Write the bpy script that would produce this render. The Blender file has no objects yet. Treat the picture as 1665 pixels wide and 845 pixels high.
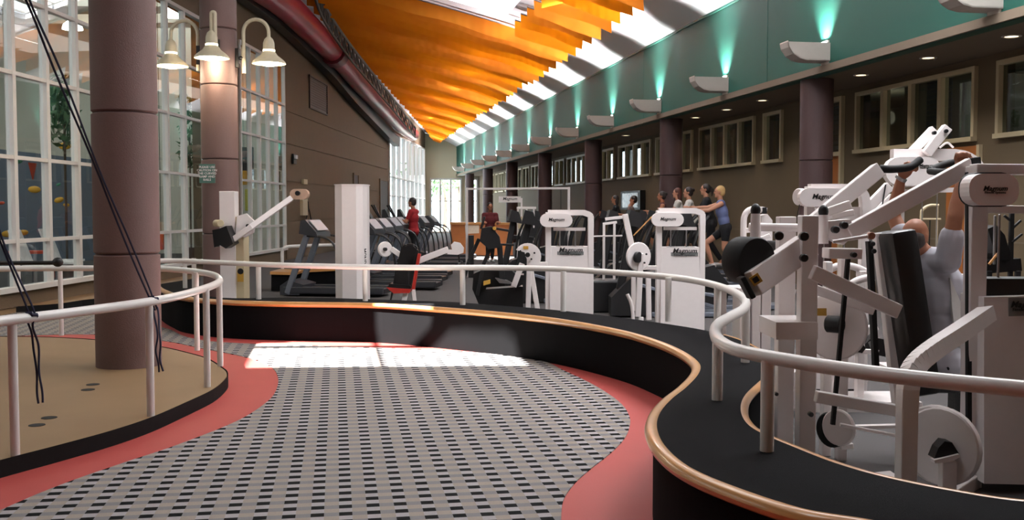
import bpy, bmesh, math, random
from mathutils import Vector, Matrix, Euler
random.seed(7)
R = math.radians
PI = math.pi
V = Vector
SC = bpy.context.scene
COL = SC.collection

# ---------------------------------------------------------------- camera
FPX = 1650.0; HGT = 1.6
PITCH = math.atan(81.5 / FPX); YAW = R(9.8)
cam_d = bpy.data.cameras.new('camera'); cam = bpy.data.objects.new('camera', cam_d); COL.objects.link(cam)
cam_d.sensor_width = 36.0; cam_d.lens = FPX / 1665.0 * 36.0; cam_d.clip_end = 500; cam_d.clip_start = 0.05
cam.location = (0, 0, HGT); cam.rotation_euler = (PI / 2 - PITCH, 0, -YAW)
SC.camera = cam
CM = Euler((PI / 2 - PITCH, 0, -YAW)).to_matrix()

# ---------------------------------------------------------------- world, sun, large lights, exposure
w = bpy.data.worlds.new('sky'); SC.world = w; w.use_nodes = True
bg = w.node_tree.nodes['Background']; bg.inputs[0].default_value = (0.86, 0.93, 1.0, 1); bg.inputs[1].default_value = 7.0
SUNDIR = V((0.15, 0.69, -1.0))
sd = bpy.data.lights.new('sun', 'SUN'); sd.energy = 68; sd.angle = R(0.53); sd.color = (1, .96, .9)
so = bpy.data.objects.new('sun', sd); COL.objects.link(so); so.rotation_euler = SUNDIR.to_track_quat('-Z', 'Y').to_euler(); so.location = (0, 0, 30)
def area(name, loc, size, energy, color=(1, 1, 1), rot=(0, 0, 0), spread=180):
    d = bpy.data.lights.new(name, 'AREA'); d.shape = 'RECTANGLE'; d.size, d.size_y = size; d.energy = energy; d.color = color
    d.spread = R(spread)
    o = bpy.data.objects.new(name, d); COL.objects.link(o); o.location = loc; o.rotation_euler = rot
    return o
area('near_floor_fill', (0.5, 6.5, 8.3), (5, 7), 130, (1, .97, .93))  # unseen fill added to brighten the near floor, not a skylight panel
area('hall_fill', (2.2, 12.5, 7.6), (5, 4), 270, (1, .97, .93))  # added fill over the mid hall, no fixture there
area('gym_fill', (4.5, 24, 6.5), (3, 14), 150, (1, .95, .88))  # gym areas are added fill to brighten the machines, no fixtures there
area('gym_fill', (5.6, 8.5, 6.0), (2.5, 7), 560, (.97, .98, 1))
area('gym_fill', (5.5, 42, 6.2), (2, 18), 110, (1, .95, .88))
area('entrance_glow', (7.2, 69.0, 2.2), (3.5, 3.5), 60, (1, 1, 1), (R(90), 0, R(180)))
SC.view_settings.view_transform = 'Standard'; SC.view_settings.look = 'None'
SC.view_settings.gamma = 1; SC.view_settings.use_curve_mapping = False
SC.view_settings.exposure = 0.0

# ---------------------------------------------------------------- picture measurements -> places in the hall
def ray(px, py):
    return CM @ V(((px - 832.5) / FPX, -(py - 422.5) / FPX, -1.0))
def C(px, py, D):                 # the point D metres in front of the camera plane
    return V((0, 0, HGT)) + ray(px, py) * D
def Z(px, py, z):                 # on a level plane
    d = ray(px, py); t = (z - HGT) / d.z
    return V((0, 0, HGT)) + d * t
def XP(px, py, X):                # on the plane x = X
    d = ray(px, py); return V((0, 0, HGT)) + d * (X / d.x)
WA = R(11.62); WD = V((math.sin(WA), math.cos(WA), 0)); WN = V((math.cos(WA), -math.sin(WA), 0)); W0 = V((-5.0, 16.4, 0))
def LW(px, py):                   # on the slanting left wall
    d = ray(px, py); o = V((0, 0, HGT)); t = (W0 - o).dot(WN) / d.dot(WN)
    return o + d * t
def lw(s, z, off=0.0):            # s metres along the left wall from W0
    return W0 + WD * s + WN * off + V((0, 0, z))

# ---------------------------------------------------------------- materials
def lin(c):
    return tuple((x / 12.92 if x <= .04045 else ((x + .055) / 1.055) ** 2.4) for x in [k / 255.0 for k in c])
MATS = {}
def mat(name, rgb, rough=.6, metal=0, var=.12, scale=20, bump=0.0, bscale=80, spec=None, coat=0, trans=0, emit=0):
    if name in MATS: return MATS[name]
    m = bpy.data.materials.new(name); m.use_nodes = True; nt = m.node_tree; n = nt.nodes; l = nt.links
    b = n['Principled BSDF']; c = lin(rgb)
    tc = n.new('ShaderNodeTexCoord'); ns = n.new('ShaderNodeTexNoise'); ns.inputs['Scale'].default_value = scale; ns.inputs['Detail'].default_value = 4
    l.new(tc.outputs['Object'], ns.inputs['Vector'])
    mx = n.new('ShaderNodeMix'); mx.data_type = 'RGBA'
    mx.inputs[6].default_value = tuple(x * (1 - var) for x in c) + (1,); mx.inputs[7].default_value = tuple(min(1, x * (1 + var)) for x in c) + (1,)
    l.new(ns.outputs[0], mx.inputs[0]); l.new(mx.outputs[2], b.inputs['Base Color'])
    b.inputs['Roughness'].default_value = rough; b.inputs['Metallic'].default_value = metal
    if spec is not None: b.inputs['Specular IOR Level'].default_value = spec
    if coat: b.inputs['Coat Weight'].default_value = coat; b.inputs['Coat Roughness'].default_value = .08
    if trans: b.inputs['Transmission Weight'].default_value = trans
    if emit: b.inputs['Emission Color'].default_value = c + (1,); b.inputs['Emission Strength'].default_value = emit
    if bump:
        nb = n.new('ShaderNodeTexNoise'); nb.inputs['Scale'].default_value = bscale; nb.inputs['Detail'].default_value = 3
        l.new(tc.outputs['Object'], nb.inputs['Vector']); bp = n.new('ShaderNodeBump'); bp.inputs['Strength'].default_value = bump; bp.inputs['Distance'].default_value = .01
        l.new(nb.outputs[0], bp.inputs['Height']); l.new(bp.outputs[0], b.inputs['Normal'])
    MATS[name] = m; return m
WHITE = mat('white_powder_coat', (238, 230, 228), .35, var=.03)
RAIL = mat('rail_paint', (226, 222, 218), .3, var=.04, coat=.2)
BLACKP = mat('black_plastic', (20, 20, 22), .45)
VINYL = mat('black_vinyl', (16, 16, 18), .38, bump=.05)
RUBBER = mat('black_rubber', (14, 14, 15), .75)
CARPETB = mat('black_carpet', (15, 15, 17), .95, var=.3, scale=120, bump=.4, bscale=300, spec=.1)
WOOD = mat('oak_nosing', (196, 142, 84), .3, var=.2, scale=6, coat=.4)
DOORW = mat('door_wood', (176, 106, 52), .45, var=.15, scale=5)
RED = mat('red_rubber_floor', (170, 70, 65), .6, var=.05, scale=3, bump=.05, bscale=200, spec=.3)
CORK = mat('tan_sheet_floor', (136, 108, 76), .6, var=.12, scale=2.2, bump=.08, bscale=120)
GYM = mat('grey_gym_carpet', (74, 71, 71), .95, var=.2, scale=150, bump=.3, bscale=300)
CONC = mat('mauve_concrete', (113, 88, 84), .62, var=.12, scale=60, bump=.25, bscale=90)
CONC_SHADED = mat('shaded_mauve_concrete', (78, 58, 58), .6, var=.12, scale=60, bump=.25, bscale=90)  # same concrete as the left columns, weaker light put into the colour
TEAL = mat('teal_paint', (15, 78, 66), .6, var=.04, scale=2)
TANW = mat('tan_wall', (108, 93, 72), .8, var=.06, scale=2, bump=.1, bscale=60)
SOFF = mat('soffit_paint', (120, 106, 90), .85, var=.04)
BLOCK = mat('brown_block_wall', (98, 80, 58), .8, var=.08, scale=3, bump=.25, bscale=40)
CEIL = mat('white_vault', (236, 232, 236), .8, var=.02)
FRAME = mat('cream_frame', (200, 184, 150), .5, var=.05)
WFRAME = mat('white_window_frame', (216, 212, 208), .45, var=.04)
DUCT = mat('red_duct', (158, 44, 62), .35, var=.1, scale=3)
STEEL = mat('brushed_steel', (170, 170, 172), .3, metal=.9)
GREYM = mat('grey_treadmill', (112, 118, 130), .35, metal=.3)
SCON = mat('sconce_enamel', (196, 188, 180), .5, var=.03)
YEL = mat('yellow_label', (196, 150, 60), .5)
BLKL = mat('label_print', (28, 28, 30), .5)
GREYL = mat('grey_label', (130, 132, 132), .5)
SKIN = mat('skin', (196, 140, 112), .55, var=.06)
SKIN2 = mat('tanned_skin', (168, 112, 84), .55, var=.06)
ROPE = mat('navy_rope', (34, 36, 62), .8, var=.3, scale=200)
REDV = mat('red_enamel', (176, 44, 34), .4)

def glass(name, refl, tint, rough=.0):
    m = bpy.data.materials.new(name); m.use_nodes = True; nt = m.node_tree; n = nt.nodes; l = nt.links
    n.remove(n['Principled BSDF']); out = n['Material Output']
    t = n.new('ShaderNodeBsdfTransparent'); t.inputs[0].default_value = tint + (1,)
    g = n.new('ShaderNodeBsdfGlossy'); g.inputs['Roughness'].default_value = rough; g.inputs[0].default_value = (1, 1, 1, 1)
    f = n.new('ShaderNodeFresnel'); ge = n.new('ShaderNodeNewGeometry'); mi = n.new('ShaderNodeMix'); mi.inputs[2].default_value = refl; mi.inputs[3].default_value = 1 / refl
    l.new(ge.outputs['Backfacing'], mi.inputs[0]); l.new(mi.outputs[0], f.inputs[0])
    mx = n.new('ShaderNodeMixShader'); l.new(f.outputs[0], mx.inputs[0]); l.new(t.outputs[0], mx.inputs[1]); l.new(g.outputs[0], mx.inputs[2]); l.new(mx.outputs[0], out.inputs[0])
    return m
GLASS = glass('window_glass', 1.5, (.9, .95, .96))
GLASSR = glass('office_glass', 1.5, (.7, .74, .72))

def fabric_mat():
    m = bpy.data.materials.new('golden_fabric'); m.use_nodes = True; nt = m.node_tree; n = nt.nodes; l = nt.links
    b = n['Principled BSDF']; out = n['Material Output']; b.inputs['Roughness'].default_value = .8
    tc = n.new('ShaderNodeTexCoord'); ns = n.new('ShaderNodeTexNoise'); ns.inputs['Scale'].default_value = 1.3
    l.new(tc.outputs['Object'], ns.inputs['Vector'])
    mx = n.new('ShaderNodeMix'); mx.data_type = 'RGBA'; mx.inputs[6].default_value = lin((222, 118, 6)) + (1,); mx.inputs[7].default_value = lin((236, 146, 14)) + (1,)
    l.new(ns.outputs[0], mx.inputs[0]); l.new(mx.outputs[2], b.inputs['Base Color'])
    t = n.new('ShaderNodeBsdfTranslucent'); l.new(mx.outputs[2], t.inputs[0])
    ms = n.new('ShaderNodeMixShader'); ms.inputs[0].default_value = .45; l.new(b.outputs[0], ms.inputs[1]); l.new(t.outputs[0], ms.inputs[2]); l.new(ms.outputs[0], out.inputs[0])
    return m
FAB = fabric_mat()

def carpet_mat():
    # woven check: cells 77 x 60 mm; even columns black / light grey, odd columns tan / mid grey
    m = bpy.data.materials.new('checked_carpet'); m.use_nodes = True; nt = m.node_tree; n = nt.nodes; l = nt.links
    b = n['Principled BSDF']; b.inputs['Roughness'].default_value = .85; b.inputs['Specular IOR Level'].default_value = .1
    tc = n.new('ShaderNodeTexCoord'); sp = n.new('ShaderNodeSeparateXYZ'); l.new(tc.outputs['Object'], sp.inputs[0])
    def par(sock, size, duty):
        d = n.new('ShaderNodeMath'); d.operation = 'DIVIDE'; d.inputs[1].default_value = size; l.new(sock, d.inputs[0])
        f = n.new('ShaderNodeMath'); f.operation = 'FRACT'; l.new(d.outputs[0], f.inputs[0])
        c = n.new('ShaderNodeMath'); c.operation = 'LESS_THAN'; c.inputs[1].default_value = duty; l.new(f.outputs[0], c.inputs[0]); return c.outputs[0]
    a = par(sp.outputs[0], .146, .47); q = par(sp.outputs[1], .132, .48)
    def mix(f, c1, c2):
        x = n.new('ShaderNodeMix'); x.data_type = 'RGBA'; l.new(f, x.inputs[0])
        for s, c in ((6, c1), (7, c2)):
            if isinstance(c, tuple): x.inputs[s].default_value = lin(c) + (1,)
            else: l.new(c, x.inputs[s])
        return x.outputs[2]
    even = mix(q, (158, 153, 154), (10, 12, 14)); odd = mix(q, (148, 138, 128), (124, 122, 123))
    base = mix(a, odd, even)
    ns = n.new('ShaderNodeTexNoise'); ns.inputs['Scale'].default_value = 220; l.new(tc.outputs['Object'], ns.inputs['Vector'])
    mr = n.new('ShaderNodeMapRange'); mr.inputs[3].default_value = .8; mr.inputs[4].default_value = 1.2; l.new(ns.outputs[0], mr.inputs[0])
    ml = n.new('ShaderNodeMix'); ml.data_type = 'RGBA'; ml.blend_type = 'MULTIPLY'; ml.inputs[0].default_value = 1; l.new(base, ml.inputs[6]); l.new(mr.outputs[0], ml.inputs[7])
    l.new(ml.outputs[2], b.inputs['Base Color'])
    bp = n.new('ShaderNodeBump'); bp.inputs['Strength'].default_value = .3; bp.inputs['Distance'].default_value = .004; l.new(ns.outputs[0], bp.inputs['Height']); l.new(bp.outputs[0], b.inputs['Normal'])
    return m
CHECK = carpet_mat()

# ---------------------------------------------------------------- mesh helpers
def B(): return bmesh.new()
def basis(p, q, up=V((0, 0, 1))):
    z = (q - p).normalized(); x = up.cross(z)
    if x.length < 1e-4: x = V((1, 0, 0)).cross(z)
    if x.length < 1e-4: x = V((0, 1, 0)).cross(z)
    x.normalize(); y = z.cross(x); return x, y, z
def box(bm, c, s, rz=0, bev=0, rot=None):
    M = Matrix.Translation(V(c)) @ (rot.to_4x4() if rot else Matrix.Rotation(rz, 4, 'Z')) @ Matrix.Diagonal((s[0], s[1], s[2], 1))
    r = bmesh.ops.create_cube(bm, size=1, matrix=M)
    if bev:
        es = list({e for v in r['verts'] for e in v.link_edges})
        bmesh.ops.bevel(bm, geom=es, offset=bev, segments=2, affect='EDGES', profile=.5, clamp_overlap=True)
def beam(bm, p, q, w, h, bev=.006, up=V((0, 0, 1))):   # w across (x), h along the 'up' side
    p = V(p); q = V(q); x, y, z = basis(p, q, up); rot = Matrix((x, y, z)).transposed()
    box(bm, (p + q) / 2, (w, h, (q - p).length), bev=bev, rot=rot)
def tube(bm, pts, r, n=10, closed=False, caps=True, flat=1.0):
    pts = [V(p) for p in pts]; N = len(pts); rings = []
    rr = r if isinstance(r, (list, tuple)) else [r] * N
    prev = None
    for i in range(N):
        a = pts[i - 1] if (i > 0 or closed) else pts[i]; b = pts[(i + 1) % N] if (i < N - 1 or closed) else pts[i]
        t = (b - a).normalized()
        if prev is None:
            u = V((0, 0, 1)).cross(t)
            if u.length < .05: u = V((1, 0, 0)).cross(t)
        else: u = prev - t * prev.dot(t)
        u.normalize(); prev = u; v = t.cross(u)
        rings.append([bm.verts.new(pts[i] + (u * math.cos(2 * PI * k / n) + v * math.sin(2 * PI * k / n) * flat) * rr[i]) for k in range(n)])
    for i in range(N if closed else N - 1):
        A = rings[i]; Bq = rings[(i + 1) % N]
        for k in range(n): bm.faces.new((A[k], A[(k + 1) % n], Bq[(k + 1) % n], Bq[k]))
    if caps and not closed: bm.faces.new(list(reversed(rings[0]))); bm.faces.new(rings[-1])
def cyl(bm, p, q, r, r2=None, n=20):
    tube(bm, [p, q], [r, r if r2 is None else r2], n)
def lathe(bm, prof, c, axis=V((0, 0, 1)), n=24, capb=True):
    c = V(c); x, y, z = basis(V((0, 0, 0)), V(axis)); rings = []
    for (rad, h) in prof: rings.append([bm.verts.new(c + (x * math.cos(2 * PI * k / n) + y * math.sin(2 * PI * k / n)) * max(rad, 1e-4) + z * h) for k in range(n)])
    for A, Bq in zip(rings, rings[1:]):
        for k in range(n): bm.faces.new((A[k], A[(k + 1) % n], Bq[(k + 1) % n], Bq[k]))
    if capb: bm.faces.new(list(reversed(rings[0]))); bm.faces.new(rings[-1])
def prism(bm, pts, ext):          # planar polygon (3-D points) extruded by vector ext
    ext = V(ext); a = [bm.verts.new(V(p)) for p in pts]; b = [bm.verts.new(V(p) + ext) for p in pts]; n = len(a)
    f1 = bm.faces.new(a); f2 = bm.faces.new(list(reversed(b)))
    for i in range(n): bm.faces.new((a[(i + 1) % n], a[i], b[i], b[(i + 1) % n]))
    bmesh.ops.triangulate(bm, faces=[f1, f2])
def ell(bm, c, s, rot=None, seg=16):
    M = Matrix.Translation(V(c)) @ (rot.to_4x4() if rot else Matrix()) @ Matrix.Diagonal((s[0], s[1], s[2], 1))
    bmesh.ops.create_uvsphere(bm, u_segments=seg, v_segments=max(6, seg // 2), radius=1, matrix=M)
def smooth_curve(pts, step=6, closed=False):
    P = [V(p) for p in pts]; out = []; n = len(P)
    for i in range(n if closed else n - 1):
        p0 = P[i - 1] if (i > 0 or closed) else P[0] * 2 - P[1]; p1 = P[i]; p2 = P[(i + 1) % n]
        p3 = P[(i + 2) % n] if (i + 2 < n or closed) else P[-1] * 2 - P[-2]
        for k in range(step):
            t = k / step
            out.append(.5 * ((2 * p1) + (p2 - p0) * t + (2 * p0 - 5 * p1 + 4 * p2 - p3) * t * t + (3 * p1 - p0 - 3 * p2 + p3) * t ** 3))
    if not closed: out.append(P[-1])
    return out
def rootof(o):
    while o.parent: o = o.parent
    return o
def obj(name, bm, m, parent=None, smooth=False, label=None, angle=40):
    me = bpy.data.meshes.new(name)
    if parent is not None:
        r = rootof(parent); M = (Matrix.Translation(r.location) @ r.rotation_euler.to_matrix().to_4x4()).inverted(); bm.transform(M)
    bmesh.ops.recalc_face_normals(bm, faces=bm.faces)
    bm.to_mesh(me); bm.free(); me.materials.append(m)
    if smooth:
        for p in me.polygons: p.use_smooth = True
        me.set_sharp_from_angle(angle=R(angle))
    o = bpy.data.objects.new(name, me); COL.objects.link(o)
    if parent is not None: o.parent = parent
    if label: o['label'] = label
    return o
def tag(o, label, cat, group=None, kind=None):
    if label: o['label'] = label
    if cat: o['category'] = cat
    if group: o['group'] = group
    if kind: o['kind'] = kind
    return o
def struct(name, bm, m, smooth=False, parent=None):
    o = obj(name, bm, m, parent, smooth)
    if parent is None: o['kind'] = 'structure'
    return o
def sroot(name, loc=(0, 0, 0)):
    o = bpy.data.objects.new(name, None); COL.objects.link(o); o.location = loc; o['kind'] = 'structure'; return o
def thing(name, label, cat, loc=(0, 0, 0), rz=0, group=None):
    o = bpy.data.objects.new(name, None); COL.objects.link(o); o.location = loc; o.rotation_euler = (0, 0, rz); o.empty_display_size = .2
    return tag(o, label, cat, group)
def copy_tree(o, parent=None):
    c = o.copy(); COL.objects.link(c)
    if parent is not None: c.parent = parent
    for ch in [x for x in list(o.children)]: copy_tree(ch, c)
    return c
def floor_at(px, D): p = C(px, 341, D); return V((p.x, p.y, 0))
CR = V((math.cos(YAW), -math.sin(YAW), 0)); CF = V((math.sin(YAW), math.cos(YAW), 0)); UP = V((0, 0, 1))
def text_bm(s, size, org, u, v, ext=.003, bold=False, shear=0.0):
    cu = bpy.data.curves.new('t', 'FONT'); cu.body = s; cu.size = size; cu.align_x = 'CENTER'; cu.align_y = 'CENTER'; cu.extrude = ext; cu.offset = .012 * size if bold else 0; cu.shear = shear; cu.resolution_u = 2
    o = bpy.data.objects.new('t', cu); COL.objects.link(o)
    bpy.context.view_layer.update()
    me = bpy.data.meshes.new_from_object(o.evaluated_get(bpy.context.evaluated_depsgraph_get()))
    bm = B(); bm.from_mesh(me); bpy.data.objects.remove(o); bpy.data.curves.remove(cu); bpy.data.meshes.remove(me)
    w = u.cross(v); M = Matrix((u, v, w)).transposed().to_4x4(); M.translation = V(org); bm.transform(M); return bm
# ================================================================ LARGE STRUCTURE
XF = 8.2; XW = 9.75; ZS = 3.93; ZT = 5.95; YEND = 70.0; YN = -4.0
PROF = [(XF, ZT), (7.3, 6.42), (6.9, 6.6), (5.9, 6.92), (4.9, 7.2), (3.0, 7.68), (0.7, 8.2), (-1.3, 8.6), (-2.3, 8.72), (-5, 8.95), (-9.8, 9.2)]
def zc(X):
    for (a, za), (b, zb) in zip(PROF, PROF[1:]):
        if b <= X <= a: return za + (zb - za) * (a - X) / (a - b)
    return PROF[-1][1] if X < 0 else PROF[0][1]
# floors
bm = B(); box(bm, (0, 33, -.05), (24, 76, .1)); struct('floor', bm, GYM)

# curving bench: front rim, inner edge
rim_px = [(252, 462), (260, 469), (276, 476), (297, 482), (360, 488), (460, 491), (600, 493), (700, 499), (800, 507), (900, 518), (1000, 536), (1060, 553), (1100, 570), (1124, 588), (1124, 604), (1104, 626), (1078, 646), (1058, 668), (1051, 692), (1062, 722), (1100, 757), (1170, 790), (1290, 830)]
ZB = .48
front = [Z(x, y, ZB) for x, y in rim_px] + [V((1.84, 3.33, ZB)), V((2.1, 3.08, ZB)), V((2.5, 2.85, ZB)), V((3.6, 2.45, ZB)), V((5.2, 2.3, ZB)), V((7.4, 2.2, ZB))]
inner_px = [(300, 455), (340, 481), (500, 483), (700, 489), (760, 492), (900, 503), (1020, 517), (1085, 526), (1145, 536), (1200, 550), (1245, 573), (1262, 594), (1243, 614), (1216, 640), (1208, 662), (1216, 684), (1241, 702), (1300, 727), (1360, 750), (1440, 773), (1553, 796), (1665, 812)]
inner_px[0] = (318, 452)
inner = [Z(x, y, ZB) for x, y in inner_px] + [V((2.9, 3.42, ZB)), V((3.3, 3.3, ZB)), V((4.2, 3.2, ZB)), V((5.5, 3.1, ZB)), V((7.4, 3.1, ZB))]
frontc = smooth_curve(front, 6); innerc = smooth_curve(inner, 6)
def poly_top(name, pts, z0, z1, m, parent=None):
    bm = B(); prism(bm, [V((p.x, p.y, z0)) for p in pts], (0, 0, z1 - z0)); return struct(name, bm, m, parent=parent)
def offset2d(pts, d):
    out = []
    for i, p in enumerate(pts):
        a = pts[max(0, i - 1)]; b = pts[min(len(pts) - 1, i + 1)]; t = (b - a); t.z = 0; t.normalize()
        out.append(p + V((-t.y, t.x, 0)) * d)
    return out
bench = sroot('trim_1', tuple(V((frontc[60].x, frontc[60].y, 0))))
ring = offset2d(frontc, .035) + list(reversed(innerc))
bm = B(); prism(bm, [V((p.x, p.y, -.03)) for p in ring], (0, 0, ZB + .027)); struct('bench_ledge', bm, CARPETB, parent=bench)
bm = B(); tube(bm, [p + V((0, 0, -.028)) for p in offset2d(frontc, .03)], .04, 10, flat=.85); struct('wood_nosing', bm, WOOD, True, parent=bench)
bm = B(); tube(bm, [p + V((0, 0, -.025)) for p in innerc[50:]], .03, 10, flat=.85); struct('wood_nosing', bm, WOOD, True, parent=bench)

# red rubber lane under the bench front, checked carpet in it
lane = [V((p.x, p.y, 0)) for p in offset2d(frontc, .06)]
lanepoly = [V((-9.0, 17.0, 0)), V((-5.2, 16.2, 0)), V((-3.6, 15.3, 0))] + lane + [V((7.4, YN, 0)), V((-9.3, YN, 0))]
bm = B(); prism(bm, [V((p.x, p.y, 0)) for p in lanepoly], (0, 0, .006)); struct('floor_red_lane', bm, RED)
right_px = [(912, 845), (916, 812), (935, 784), (962, 760), (990, 738), (1013, 715), (1023, 695), (1023, 675), (1006, 652), (965, 625), (915, 601), (880, 586), (800, 575), (700, 568), (500, 561), (362, 556), (302, 547), (262, 531), (150, 510), (0, 506), (-120, 503)]
left_px = [(-120, 546), (0, 546), (150, 543), (262, 553), (330, 566), (400, 580), (438, 594), (452, 612), (448, 636), (430, 656), (385, 684), (290, 722), (200, 752), (100, 787), (0, 829), (-150, 900)]
pat = [V((.35, 3.0, 0)), V((.62, 4.2, 0))] + smooth_curve([Z(x, y, .012) for x, y in right_px], 5) + smooth_curve([Z(x, y, .012) for x, y in left_px], 5) + [V((-3.6, 3.2, 0)), V((-3.4, -1.5, 0)), V((.2, -1.5, 0))]
bm = B(); prism(bm, [V((p.x, p.y, .006)) for p in pat], (0, 0, .006)); struct('floor_checked_carpet', bm, CHECK)

# tan platform with black edge
pl_px = [(-260, 822), (-120, 782), (0, 748), (100, 722), (180, 700), (243, 679), (301, 654), (345, 633), (366, 615), (368, 605), (359, 597), (336, 583), (302, 573), (262, 564), (200, 556), (100, 549), (0, 547), (-150, 548), (-400, 556)]
plc = smooth_curve([Z(x, y, .11) for x, y in pl_px], 5)
plat = sroot('floor_platform', (-3, 9, 0))
bm = B(); prism(bm, [V((p.x, p.y, .0)) for p in plc], (0, 0, .11)); struct('platform_top', bm, CORK, parent=plat)
bm = B(); oc = offset2d(plc, -.012)
for i in range(len(oc) - 1):
    a, b = oc[i], oc[i + 1]; bm.faces.new([bm.verts.new(V(q)) for q in ((a.x, a.y, .0), (b.x, b.y, .0), (b.x, b.y, .115), (a.x, a.y, .115))])
bmesh.ops.solidify(bm, geom=bm.faces[:], thickness=.02)
struct('edge_band', bm, RUBBER, parent=plat)
for x, y in ((151, 625), (143, 633.5), (80, 679), (60, 691)):
    p = Z(x, y, .11); bm = B(); cyl(bm, p, p + V((0, 0, .003)), .055, n=16); struct('floor_socket', bm, RUBBER, parent=plat)

# raised step along the left windows
stp = [Z(x, y, .1) for x, y in ((-200, 512), (0, 500), (92, 494), (150, 486), (258, 478))]
stp = smooth_curve(stp, 4) + [lw(8.5, .1, .02), lw(-6, .1, .02)]
bm = B(); prism(bm, [V((p.x, p.y, .0)) for p in stp], (0, 0, .1)); fst = struct('floor_step', bm, CORK)
bm = B(); oc = offset2d(stp[:-2], -.012)
for a, b in zip(oc, oc[1:]): bm.faces.new([bm.verts.new(V(q)) for q in ((a.x, a.y, .0), (b.x, b.y, .0), (b.x, b.y, .105), (a.x, a.y, .105))])
bmesh.ops.solidify(bm, geom=bm.faces[:], thickness=.03); obj('edge_band', bm, RUBBER, fst)

# right side: wall with windows, soffit, fascia
def wall_with_holes(name, m, s0, s1, z0, z1, holes, P, th):
    """P(s, z, off) -> point; holes = (s0, s1, z0, z1)"""
    ss = sorted({s0, s1} | {v for h in holes for v in h[:2]}); root = None
    bm = B()
    for a, b in zip(ss, ss[1:]):
        hs = sorted([h for h in holes if h[0] <= a + 1e-6 and h[1] >= b - 1e-6], key=lambda h: h[2]); z = z0; segs = []
        for h in hs:
            if h[2] > z + 1e-4: segs.append((z, h[2]))
            z = h[3]
        top = z1(a) if callable(z1) else z1; topb = z1(b) if callable(z1) else z1
        segs.append((z, None))
        for lo, hi in segs:
            ha = top if hi is None else hi; hb = topb if hi is None else hi
            if min(ha, hb) - lo < 1e-3: continue
            prism(bm, [P(a, lo, 0), P(b, lo, 0), P(b, hb, 0), P(a, ha, 0)], P(0, 0, -th) - P(0, 0, 0))
    return struct(name, bm, m)
PR = lambda s, z, off=0.0: V((XW - off, s, z))
# window groups on the right wall: (list of mullion pixel x, bottom pixel y at first x, kind)
def yw(px): return XP(px, 300, XW).y
def zw(px, py): return XP(px, py, XW).z
zsill = zw(1395, 250)
print('sill', zsill, 'top', zw(1393, 140), 'fascia bottom', XP(1200, 155, XF).z, 'fascia top', XP(1100, 56, XF).z)
rgroups = [([1740, 1622], 1), ([1587, 1530, 1482, 1437, 1393], 1), ([1273, 1243], 1), ([1228, 1203, 1180, 1159, 1139], 1), ([1127, 1109, 1092], 1)]
wins = [sorted(yw(x) for x in g) for g, _ in rgroups]
for k in range(1, 6):                           # the same bay rhythm again and again
    for g in wins[2:5]: 
        ys = [y + 8.0 * k for y in g]
        if ys[-1] < 68: wins.append(ys)
ZWT = ZS - .12
door_y = sorted((yw(1372), yw(1330)))
holesR = [(g[0], g[-1], zsill, ZWT) for g in wins] + [(door_y[0], door_y[1], 0, ZWT)]
door2_y = (yw(1590) - .02, yw(1543))
wall_with_holes('wall_right', TANW, YN, YEND, 0, ZS + .1, holesR, PR, .25)
# two shallow joint lines in the plaster stand as a slim trim
bm = B(); box(bm, (XW - .004, (YN + YEND) / 2, 1.12), (.01, YEND - YN, .02)); struct('trim_2', bm, SOFF)
nwin = [0]
def window(P, ss, z0, z1, zs=(), fm=FRAME, gm=GLASSR, fw=.07, dep=.14, sill=True, mw=None):
    nwin[0] += 1; mw = mw or fw
    r = sroot('window_%d' % nwin[0], tuple(P(ss[0], z0, -.1)))
    nrm = P(0, 0, 1) - P(0, 0, 0)
    def fb(a, b, c, d, nm, o0=-dep / 2, o1=dep / 2, m=fm):
        bm = B(); prism(bm, [P(a, c, o0), P(b, c, o0), P(b, d, o0), P(a, d, o0)], nrm * (o1 - o0)); obj(nm, bm, m, r)
    s0, s1 = ss[0], ss[-1]
    fb(s0, s1, z1 - fw, z1, 'frame_head'); fb(s0, s1, z0, z0 + fw, 'frame_sill', o1=dep / 2 + (.04 if sill else 0))
    fb(s0, s0 + fw, z0 + fw, z1 - fw, 'frame_jamb'); fb(s1 - fw, s1, z0 + fw, z1 - fw, 'frame_jamb')
    for s in ss[1:-1]: fb(s - mw / 2, s + mw / 2, z0 + fw, z1 - fw, 'mullion')
    for z in zs: fb(s0 + fw, s1 - fw, z - .03, z + .03, 'transom', o0=-.04, o1=dep / 2 - .005)
    zz = [z0 + fw] + list(zs) + [z1 - fw]
    for i in range(len(ss) - 1):
        for za, zb in zip(zz, zz[1:]):
            bm = B(); prism(bm, [P(ss[i] + .01, za, -.01), P(ss[i + 1] - .01, za, -.01), P(ss[i + 1] - .01, zb, -.01), P(ss[i] + .01, zb, -.01)], nrm * .006); obj('pane', bm, gm, r)
    return r
for g in wins: window(PR, g, zsill, ZWT, mw=.1)
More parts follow.
